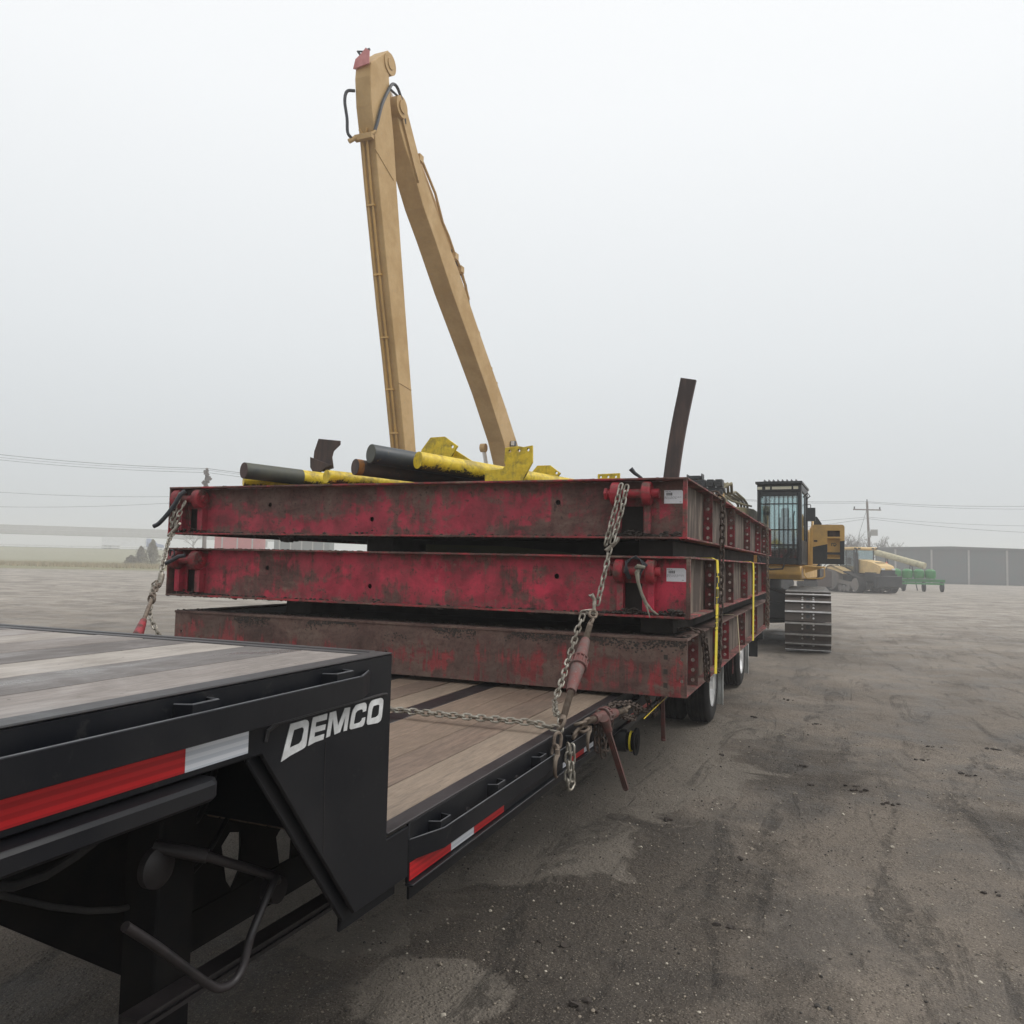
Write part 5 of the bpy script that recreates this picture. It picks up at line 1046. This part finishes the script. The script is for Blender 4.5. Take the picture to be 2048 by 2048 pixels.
m = MB(); m.tube([(-.2+.2*math.cos(a*.52), .0+.05*math.sin(a*.52), 2.05+.16*math.sin(a*.52)) for a in range(12)], .02, 5, closed=True); m.box(-.3, .3, .5, .95, 1.45, 2.3); m.build('seat', M['glassd'], cb, local=True)
m = MB(); m.box(-.95, .95, -.6, 1.45, 2.95, 3.15); m.build('cab_roof', M['cream'], t, local=True, bevel=.07)
m = MB()
for x in (-.85, -.55, .5, .8): m.box(x-.08, x+.08, -.66, -.6, 3.0, 3.1)
m.build('roof_lamp', M['mblack'], t, local=True)
m = MB(); m.cyl((-.72, -.55, 1.2), (-.72, -.55, 2.75), .13, n=14); m.cyl((-.72, -.55, 2.75), (-.72, -.6, 3.0), .07, n=10); m.build('exhaust_stack', M['mblack'], t, local=True)
m = MB(); m.prism([(-.2, 1.25), (-.2, 1.5), (.6, 1.75), (1.5, 1.9), (1.8, 1.8), (1.8, 1.65), (.8, 1.5)], 'X', -1.5, -.9); m.prism([(-.2, 1.25), (-.2, 1.5), (.6, 1.75), (1.5, 1.9), (1.8, 1.8), (1.8, 1.65), (.8, 1.5)], 'X', .9, 1.5); m.build('fender', M['cream'], t, local=True)
m = MB(); m.tube([(-.8, -.3, 2.2), (-1.25, -.5, 2.2)], .02, 6); m.box(-1.38, -1.15, -.55, -.48, 1.95, 2.4); m.build('mirror', M['mblack'], t, local=True)
# pull scraper seen under the excavator
p = world(1612, 1170, 63); t = thing('pull_scraper', 'dusty cream wheeled scraper seen in haze beneath the excavator step', 'scraper', (p.x, p.y, 0), rz=R(20))
m = MB(); m.box(-2.0, .4, -.5, .5, .75, 1.15); m.box(-1.6, -.9, -.55, .55, 1.1, 1.3); m.build('frame', M['cream'], t, local=True, bevel=.04)
m = MB(); m.prism([(.2, .35), (2.2, .3), (2.4, 1.4), (1.0, 1.75), (.1, 1.2)], 'Y', -.9, .9); m.build('bowl', painted('brown_bowl', (.10, .07, .06), .8), t, local=True, bevel=.03)
for x in (-1.75, .1, 2.7):
    for y in (-.95, .65):
        m = MB(); m.lathe([(0, 0), (.3, 0), (.5, .02), (.55, .08), (.55, .25), (.5, .3), (0, .3)], (x, y, .55), ax='Y', n=24); m.build('tyre', M['rubber'], t, local=True)
# green planter, auger, dark shed on the right
p = world(1812, 1165, 68); t = thing('green_planter', 'green farm planter with round hoppers behind the yellow tractor', 'farm implement', (p.x, p.y, 0), rz=R(8))
m = MB(); m.box(-2.2, 3, -.2, .2, .8, 1.05); m.box(-2.0, 2.8, -.7, -.5, .6, .75); m.build('frame', M['jgreen'], t, local=True)
for i in range(5): x = -1.7+i*.9; m = MB(); m.lathe([(0, 1.1), (.38, 1.1), (.45, 1.35), (.42, 1.75), (.2, 1.9), (0, 1.92)], (x, 0, 0), ax='Z', n=20); m.build('hopper', M['jgreen'], t, local=True)
for x in (-2.0, -.4, 1.2, 2.6): m = MB(); m.lathe([(0, 0), (.3, 0), (.42, .04), (.42, .2), (0, .24)], (x, -.3, .42), n=20); m.build('tyre', M['rubber'], t, local=True)
m = MB(); m.prism([(-1.95, 2.0), (-1.3, 2.0), (-1.62, 2.5)], 'Y', -.5, -.48); m.box(-1.65, -1.6, -.47, -.44, 1.0, 2.1); m.build('warning_triangle', M['orange'], t, local=True)
pa, pb = world(1742, 1102, 74), world(1850, 1132, 70)
t = thing('grain_auger', 'long cream grain auger tube sloping down right behind the yellow tractor', 'grain auger', (pb.x, pb.y, 0))
m = MB(); m.cyl(pa, pb, .28, n=16); m.build('auger_tube', painted('pale_cream', (.55, .50, .33), .6), t)
m = MB()
for q in (.3, .75): c = pa.lerp(pb, q); m.bar((c.x-.5, c.y, 0), (c.x, c.y, c.z), .08, .08); m.bar((c.x+.5, c.y, 0), (c.x, c.y, c.z), .08, .08)
m.build('support_leg', M['mblack'], t)
def shed(name, label, px, py, d, w, dep, h, wall, roofm, cat='shed', rz=0, posts=0, door=True, grp=None):
    p = world(px, py, d); z = gz(p.x, p.y); t = thing(name, label, cat, (p.x, p.y, z), grp, rz=rz)
    m = MB(); m.box(-w/2, w/2, 0, dep, 0, h); m.build('wall', M[wall], t, local=True)
    m = MB(); m.prism([(-w/2-.3, h), (w/2+.3, h), (w/2, h+.25), (0, h+.5), (-w/2, h+.25)], 'Y', -.2, dep+.2); m.build('roof', M[roofm], t, local=True)
    if door: m = MB(); m.box(-w*.2, w*.12, -.05, -.005, 0, h*.8); m.build('door', M['guard'], t, local=True)
    for i in range(posts): x = -w/2+(i+.5)*w/posts; m = MB(); m.box(x-.12, x+.12, -.12, -.005, 0, h); m.build('post', M['guard'], t, local=True)
    return t
shed('dark_shed', 'long dark grey shed at the right edge behind the farm machines', 1900, 1130, 112, 18.5, 8, 4.8, 'shedgrey', 'shedgrey', rz=R(0), door=False, posts=4)
shed('red_barn', 'red building seen through the upper gap at left, above the middle mat', 474, 1100, 150, 8.2, 8, 5.8, 'barnred', 'barnred', rz=R(32), posts=3, door=False)
shed('grey_shed', 'grey-green building seen through the upper gap left of centre', 603, 1100, 150, 10.2, 8, 5.6, 'shedgrey', 'shedgrey', rz=R(28), posts=5, door=False)
def bare_tree(name, label, loc, h, seed, grp='bare trees along the horizon'):
    g = random.Random(seed); t = thing(name, label, 'tree', loc, grp)
    tk = MB(); br = MB()
    tk.tube([(0, 0, 0), (g.uniform(-.1, .1)*h*.2, 0, h*.18), (g.uniform(-.1, .1)*h*.3, 0, h*.36)], [h*.030, h*.024, h*.018], 7)
    def grow(p, d, L, r, n):
        q = p + d*L*.5 + Vector((g.gauss(0, .06), g.gauss(0, .06), .03))*L; e = q + (d+Vector((g.gauss(0, .15), g.gauss(0, .15), .05)))*L*.5
        br.tube([p, q, e], [r, r*.8, r*.55], 4, caps=False)
        if n > 0:
            for i in range(g.choice((3, 3, 4))):
                dd = (d + Vector((g.gauss(0, .62), g.gauss(0, .62), g.gauss(.08, .35)))).normalized(); grow(p.lerp(e, g.uniform(.45, 1)), dd, L*g.uniform(.6, .8), r*.58, n-1)
    for i in range(6): grow(Vector((0, 0, h*g.uniform(.16, .36))), Vector((g.gauss(0, .6), g.gauss(0, .6), 1)).normalized(), h*.24, h*.013, 4)
    tk.build('trunk', M['bark'], t, local=True); br.build('crown', M['bark'], t, local=True); return t
bt = []
spec = [(1640, 118, 8.5, 'low bare tree on the horizon left of the yellow tractor'), (1662, 112, 8.0, 'spreading bare tree just left of the yellow tractor'), (1690, 125, 7.5, 'pale bare tree rising behind the yellow tractor roof at left'), (1716, 120, 8.5, 'bare tree rising behind the yellow tractor roof, left of the pole'), (1752, 124, 8.2, 'bare tree right of the utility pole'), (1776, 130, 7.6, 'faint bare tree above the dark shed'), (386, 250, 10, 'faint bare tree far off in the upper gap at left')]
a = bare_tree('bare_tree', spec[0][3], (0, 0, 0), 8, 5); b = bare_tree('bare_tree', spec[1][3], (0, 0, 0), 8, 9)
for i, (px, d, h, lab) in enumerate(spec):
    p = world(px, 1110, d); src = (a, b)[i % 2]; o = src if i < 2 else copytree(src)
    o.location = (p.x, p.y, gz(p.x, p.y)); o.rotation_euler.z = i*1.7; o.scale = (h/8,)*3; o['label'] = lab
# evergreen-ish bushes on the left verge
def bush(label, px, d, w, h, seed):
    p = world(px, 1120, d); g = random.Random(seed); t = thing('roadside_bush', label, 'bush', (p.x, p.y, 0), 'bushes on the verge')
    m = MB(); tk = MB()
    for i in range(14): a = g.uniform(0, 6.3); tk.tube([(0, 0, 0), (math.cos(a)*w*.12, math.sin(a)*w*.12, h*.4), (math.cos(a)*w*.3, math.sin(a)*w*.3, h*g.uniform(.6, .95))], [.05, .035, .015], 4)
    for i in range(2600):
        z = g.random()**.8; a = g.uniform(0, 6.3); rr = (.5*(1-z)**.7+.03)*w*(.75+.9*noise.noise((math.cos(a)*1.6, math.sin(a)*1.6+z*5, seed*3))); q = g.random()**.5*rr
        c = Vector((math.cos(a)*q, math.sin(a)*q, .15+z*h)); s = g.uniform(.05, .22)
        u = Vector((g.gauss(0, 1), g.gauss(0, 1), g.gauss(0, 1))).normalized()*s; v = u.orthogonal().normalized()*s*.6
        m.add([c-u, c+v, c+u], [(0, 1, 2)])
    tk.build('branch', M['bark'], t, local=True); m.build('foliage', M['twig'], t, local=True, smooth=False); return t
bush('larger brown-green bush on the verge, close to the stack', 304, 118, 3.0, 3.7, 2); bush('smaller brown-green bush on the verge at far left', 281, 121, 2.6, 2.7, 4); bush('scrubby low bush at the left edge of the verge', 262, 116, 2.2, 1.3, 6)
m = MB(); g2 = random.Random(5)
for i in range(9000):
    d = g2.uniform(92, 112) + g2.random()*8; px = g2.uniform(-60, 460); p = world(px, 1120, d); s = g2.uniform(.2, .6)
    a = g2.uniform(0, 3.1); c, q = math.cos(a)*.05, math.sin(a)*.05
    m.add([(p.x-c, p.y-q, 0), (p.x+c, p.y+q, 0), (p.x+g2.gauss(0, .12), p.y+g2.gauss(0, .12), s)], [(0, 1, 2)])
tag(m.build('dry_grass', M['drygrass'], smooth=False), 'tawny dry grass along the far edge of the yard', 'grass', kind='stuff')
# highway on its embankment, guard rail, overpass, lorry, pickup
ux, uy = .743, .669; vx, vy = -.669, .743      # along the highway, and away from the yard
def hp(a, d, z): return (ux*a+vx*d, uy*a+vy*d, z)
m = MB(); m.v = [hp(-260, 298, 3.26), hp(330, 298, 3.26), hp(330, 318, 3.26), hp(-260, 318, 3.26)]; m.f = [(0, 1, 2, 3)]; m.m = [0]; struct(m, 'highway', M['guard'])
t = thing('guard_rail', 'pale guard rail along the highway beyond the bushes', 'guard rail', hp(0, 297, 3.2))
m = MB(); m.bar(hp(-260, 297, 3.75), hp(330, 297, 3.75), .1, .45); m.build('rail_beam', M['white'], t)
m = MB()
for i in range(90): q = hp(-255+i*6.5, 297.2, 3.2); m.box(q[0]-.08, q[0]+.08, q[1]-.08, q[1]+.08, 3.1, 3.95)
m.build('rail_post', M['guard'], t)['kind'] = 'stuff'
t = thing('overpass', 'pale concrete overpass fading into the fog at far left', 'bridge', hp(0, 335, 3.2))
m = MB(); m.bar(hp(-260, 335, 9.1), hp(120, 335, 8.6), 12, 1.6); m.build('girder', M['guard'], t)
m = MB(); m.bar(hp(-260, 329.4, 10.7), hp(120, 329.4, 10.2), .4, 1.5); m.build('parapet', M['guard'], t)
for aa in (-90, -40, 14, 60): m = MB(); q = hp(aa, 335, 0); m.box(q[0]-1.2, q[0]+1.2, q[1]-3, q[1]+3, 2.8, 8.2); m.build('pier', M['guard'], t)
def onroad(px, d): 
    p = world(px, 1100, d); k = (p.x*ux+p.y*uy)*d/ (p.x*vx+p.y*vy); return k
def hthing(name, label, cat, px, d, grp=None):
    p = world(px, 1100, d); k = (p.x*ux+p.y*uy)*d/(p.x*vx+p.y*vy); q = hp(k, d, 3.27)
    return thing(name, label, cat, q, grp, rz=math.atan2(uy, ux))
t = hthing('semi_truck', 'white box trailer lorry with blue cab passing under the overpass', 'lorry', 300, 303)
m = MB(); m.box(-15, -1.6, -1.3, 1.3, 1.1, 4.1); m.build('cargo_box', M['white'], t, local=True)
m = MB(); m.prism([(-1.2, .9), (-1.2, 3.8), (.6, 3.7), (1.6, 2.9), (2.3, 2.1), (4.2, 1.8), (4.4, .8)], 'Y', -1.25, 1.25); m.build('cab', M['bluecab'], t, local=True, bevel=.1)
for x in (-14, -12.6, -1.8, -.4, 3.4):
    for y in (-1.25, .95): m = MB(); m.lathe([(0, 0), (.5, 0), (.5, .3), (0, .3)], (x, y, .5), ax='Y', n=16); m.build('wheel', M['rubber'], t, local=True)
t = hthing('pickup_truck', 'small white pickup far off, seen through the upper gap', 'pickup', 531, 303)
m = MB(); m.prism([(-2.6, .5), (-2.6, 1.1), (-.4, 1.15), (-.2, 1.8), (1.1, 1.8), (1.6, 1.2), (2.6, 1.05), (2.7, .5)], 'Y', -.9, .9); m.build('body', M['white'], t, local=True, bevel=.05)
for x in (-1.7, 1.7):
    for y in (-.92, .72): m = MB(); m.lathe([(0, 0), (.38, 0), (.38, .2), (0, .2)], (x, y, .38), ax='Y', n=16); m.build('wheel', M['rubber'], t, local=True)
# poles and wires
def upole(label, px, pybase, d, ptop, arms, drum=None, lean=0):
    b = world(px, pybase, d); b = Vector((b.x, b.y, 0)); tp = world(*ptop, d)
    t = thing('utility_pole', label, 'utility pole', b, 'utility poles')
    b2 = Vector((tp.x+lean*1.0, tp.y, 0)); m = MB(); m.cyl(b, tp, .17, .12, 12); m.build('pole', M['pole'], t)
    m = MB()
    for zz, w in arms:
        m.bar((tp.x-w*.93, tp.y-w*.37, tp.z-zz), (tp.x+w*.93, tp.y+w*.37, tp.z-zz), .12, .14)
    if arms:
        m.build('cross_arm', M['pole'], t); m = MB()
        zz, w = arms[0]
        for q in (-1, 1): m.cyl((tp.x+q*w*.85, tp.y+q*w*.34, tp.z-zz+.05), (tp.x+q*w*.85, tp.y+q*w*.34, tp.z-zz+.35), .07, n=8)
        m.cyl(tp, tp+Vector((0, 0, .3)), .06, n=8); m.build('insulator', M['mblack'], t)
    return t, b, tp
t1, b1, tp1 = upole('utility pole with transformer box beyond the yellow tractor', 1742, 1105, 92, (1734, 1004), [(.9, 1.6)])
m = MB(); m.box(tp1.x+.35, tp1.x+1.1, tp1.y-.25, tp1.y+.25, tp1.z-3.9, tp1.z-3.2); m.box(tp1.x+.1, tp1.x+.4, tp1.y-.1, tp1.y+.1, tp1.z-4.1, tp1.z-3.4); m.build('transformer', M['guard'], t1)
t2, b2, tp2 = upole('dark vine-wrapped utility pole rising above the left end of the stack', 412, 1000, 78, (414, 936), [])
m = MB()
for i in range(50): m.blob((tp2.x+rnd.gauss(0, .16), tp2.y+rnd.gauss(0, .1), tp2.z-rnd.random()*3.2), rnd.uniform(.08, .2), (1, 1, 1.3), .4)
for i in range(24): m.blob((tp2.x+1.25+rnd.gauss(0, .22), tp2.y+.5+rnd.gauss(0, .1), tp2.z-2.6+rnd.gauss(0, .4)), rnd.uniform(.08, .17), (1, 1, 1.2), .4)
m.tube([(tp2.x, tp2.y, tp2.z-2.9), (tp2.x+1.25, tp2.y+.5, tp2.z-3.0)], .05, 6); m.build('vine', M['bark'], t2)
t3, b3, tp3 = upole('thin pale pole far off in the upper gap at left', 412, 1100, 150, (412, 1040), [])
def wire(label, pts, r, grp='overhead wires'):
    P = [world(*p) for p in pts]; path = []
    for i in range(len(P)-1):
        n = 14; sag = (P[i+1]-P[i]).length*.012
        for j in range(n+(i == len(P)-2)):
            u = j/n; q = P[i].lerp(P[i+1], u); q.z -= sag*4*u*(1-u); path.append(q)
    m = MB(); m.tube(path, r, 5); single(m, 'overhead_wire', M['mblack'], tuple(path[0]), label, 'wire', grp)
wire('upper overhead wire at the right, through the pole top', [(1440, 996, 95), (1729, 1003, 92), (2080, 1012, 92)], .018)
wire('overhead wire at the right just under the pole top', [(1440, 998, 96), (1739, 1006, 92.5), (2080, 1018, 92)], .016)
wire('middle overhead wire at the right, level with the transformer', [(1400, 1050, 96), (1735, 1034, 92), (2080, 1052, 92)], .014)
wire('lowest overhead wire at the right, sloping up to the pole', [(1500, 1064, 92), (1735, 1037, 92), (2080, 1066, 90)], .016)
wire('topmost overhead wire at the left', [(-60, 902, 80), (414, 937, 78), (900, 980, 80)], .020)
wire('second overhead wire at the left, just below the topmost', [(-60, 908, 80), (414, 940, 78), (900, 984, 80)], .012)
wire('third overhead wire at the left, above the stack corner', [(-60, 913, 80), (414, 945, 78), (900, 990, 80)], .016)
wire('lone overhead wire at the left beside the topmost mat', [(-60, 980, 84), (414, 992, 80), (700, 1000, 80)], .014)
wire('lowest overhead wire at the left, near the overpass', [(-60, 1012, 90), (414, 1001, 84), (700, 1000, 84)], .014)
wire('guy wire slanting down left of the right pole', [(1733, 1020, 92), (1719, 1065, 90), (1710, 1110, 90)], .020)

# ------------------------------------------------------------------ air, light, camera
m = MB(); m.box(-790, 790, -90, 790, -1.2, 17)
hz = m.build('haze', None or bpy.data.materials.new('haze_air'), smooth=False); hz['kind'] = 'stuff'; hz['label'] = 'pale ground fog hanging over the yard'; hz['category'] = 'haze'
hm = hz.data.materials[0]; hm.use_nodes = True; nt = hm.node_tree; nt.nodes.clear()
o = nt.nodes.new('ShaderNodeOutputMaterial'); pv = nt.nodes.new('ShaderNodeVolumePrincipled'); pv.inputs['Color'].default_value = (.97, .975, .98, 1); pv.inputs['Density'].default_value = .0028; pv.inputs['Anisotropy'].default_value = .2
nt.links.new(pv.outputs[0], o.inputs['Volume'])
SUN_EL, SUN_AZ = R(52), R(68)       # azimuth measured from +Y towards +X
w = bpy.data.worlds.new('World'); bpy.context.scene.world = w; w.use_nodes = True; nt = w.node_tree
bg = nt.nodes['Background']
sky = nt.nodes.new('ShaderNodeTexSky'); sky.sky_type = 'NISHITA'; sky.sun_disc = False; sky.sun_elevation = SUN_EL; sky.sun_rotation = SUN_AZ; sky.dust_density = 6; sky.air_density = 1.5
hs = nt.nodes.new('ShaderNodeHueSaturation'); hs.inputs['Saturation'].default_value = .25; hs.inputs['Value'].default_value = .8; nt.links.new(sky.outputs[0], hs.inputs['Color'])
tc = nt.nodes.new('ShaderNodeTexCoord'); sp = nt.nodes.new('ShaderNodeSeparateXYZ'); nt.links.new(tc.outputs['Generated'], sp.inputs[0])
cr = nt.nodes.new('ShaderNodeValToRGB'); el = cr.color_ramp.elements
while len(el) < 5: el.new(.5)
for e, (p, c) in zip(el, ((0, (.52, .555, .575)), (.06, (.58, .615, .635)), (.25, (.725, .755, .775)), (.5, (.87, .89, .905)), (1, (1, 1, 1)))): e.position = p; e.color = (*c, 1)
nt.links.new(sp.outputs['Z'], cr.inputs['Fac'])
sc2 = nt.nodes.new('ShaderNodeMix'); sc2.data_type = 'RGBA'; sc2.blend_type = 'MULTIPLY'; sc2.inputs[0].default_value = 1; nt.links.new(cr.outputs[0], sc2.inputs[6]); sc2.inputs[7].default_value = (11.8, 11.8, 11.8, 1)
mx = nt.nodes.new('ShaderNodeMix'); mx.data_type = 'RGBA'; mx.inputs[0].default_value = .9; nt.links.new(hs.outputs[0], mx.inputs[6]); nt.links.new(sc2.outputs[2], mx.inputs[7])
nt.links.new(mx.outputs[2], bg.inputs['Color']); bg.inputs['Strength'].default_value = .1
sl = bpy.data.lights.new('sun', 'SUN'); sl.energy = 1.3; sl.angle = R(28); sl.color = (1, .97, .93)
so = bpy.data.objects.new('sun', sl); C.objects.link(so); so.location = (10, -5, 40)
dv = Vector((math.sin(SUN_AZ)*math.cos(SUN_EL), math.cos(SUN_AZ)*math.cos(SUN_EL), math.sin(SUN_EL)))
so.rotation_euler = dv.to_track_quat('Z', 'Y').to_euler()
cd = bpy.data.cameras.new('camera'); co = bpy.data.objects.new('camera', cd); C.objects.link(co)
rows = ((0.92697593, 0.37448404, 0.02184778), (0.00330532, -0.06639375, 0.99778803), (0.37510625, -0.92485327, -0.06278319))
Mw = Matrix([[rows[c][r] for c in range(3)] for r in range(3)]).to_4x4(); Mw.translation = (0, 0, 1.75); co.matrix_world = Mw
cd.sensor_width = 36; cd.sensor_fit = 'HORIZONTAL'; cd.lens = 36*1588/2048; cd.clip_end = 3000; cd.clip_start = .05
S = bpy.context.scene; S.camera = co
S.view_settings.view_transform = 'Standard'; S.view_settings.look = 'None'; S.view_settings.exposure = 0; S.view_settings.gamma = 1
S.render.engine = 'CYCLES'; S.cycles.max_bounces = 6; S.cycles.diffuse_bounces = 3; S.cycles.glossy_bounces = 3; S.cycles.transparent_max_bounces = 12; S.cycles.volume_bounces = 1
S.cycles.use_denoising = True
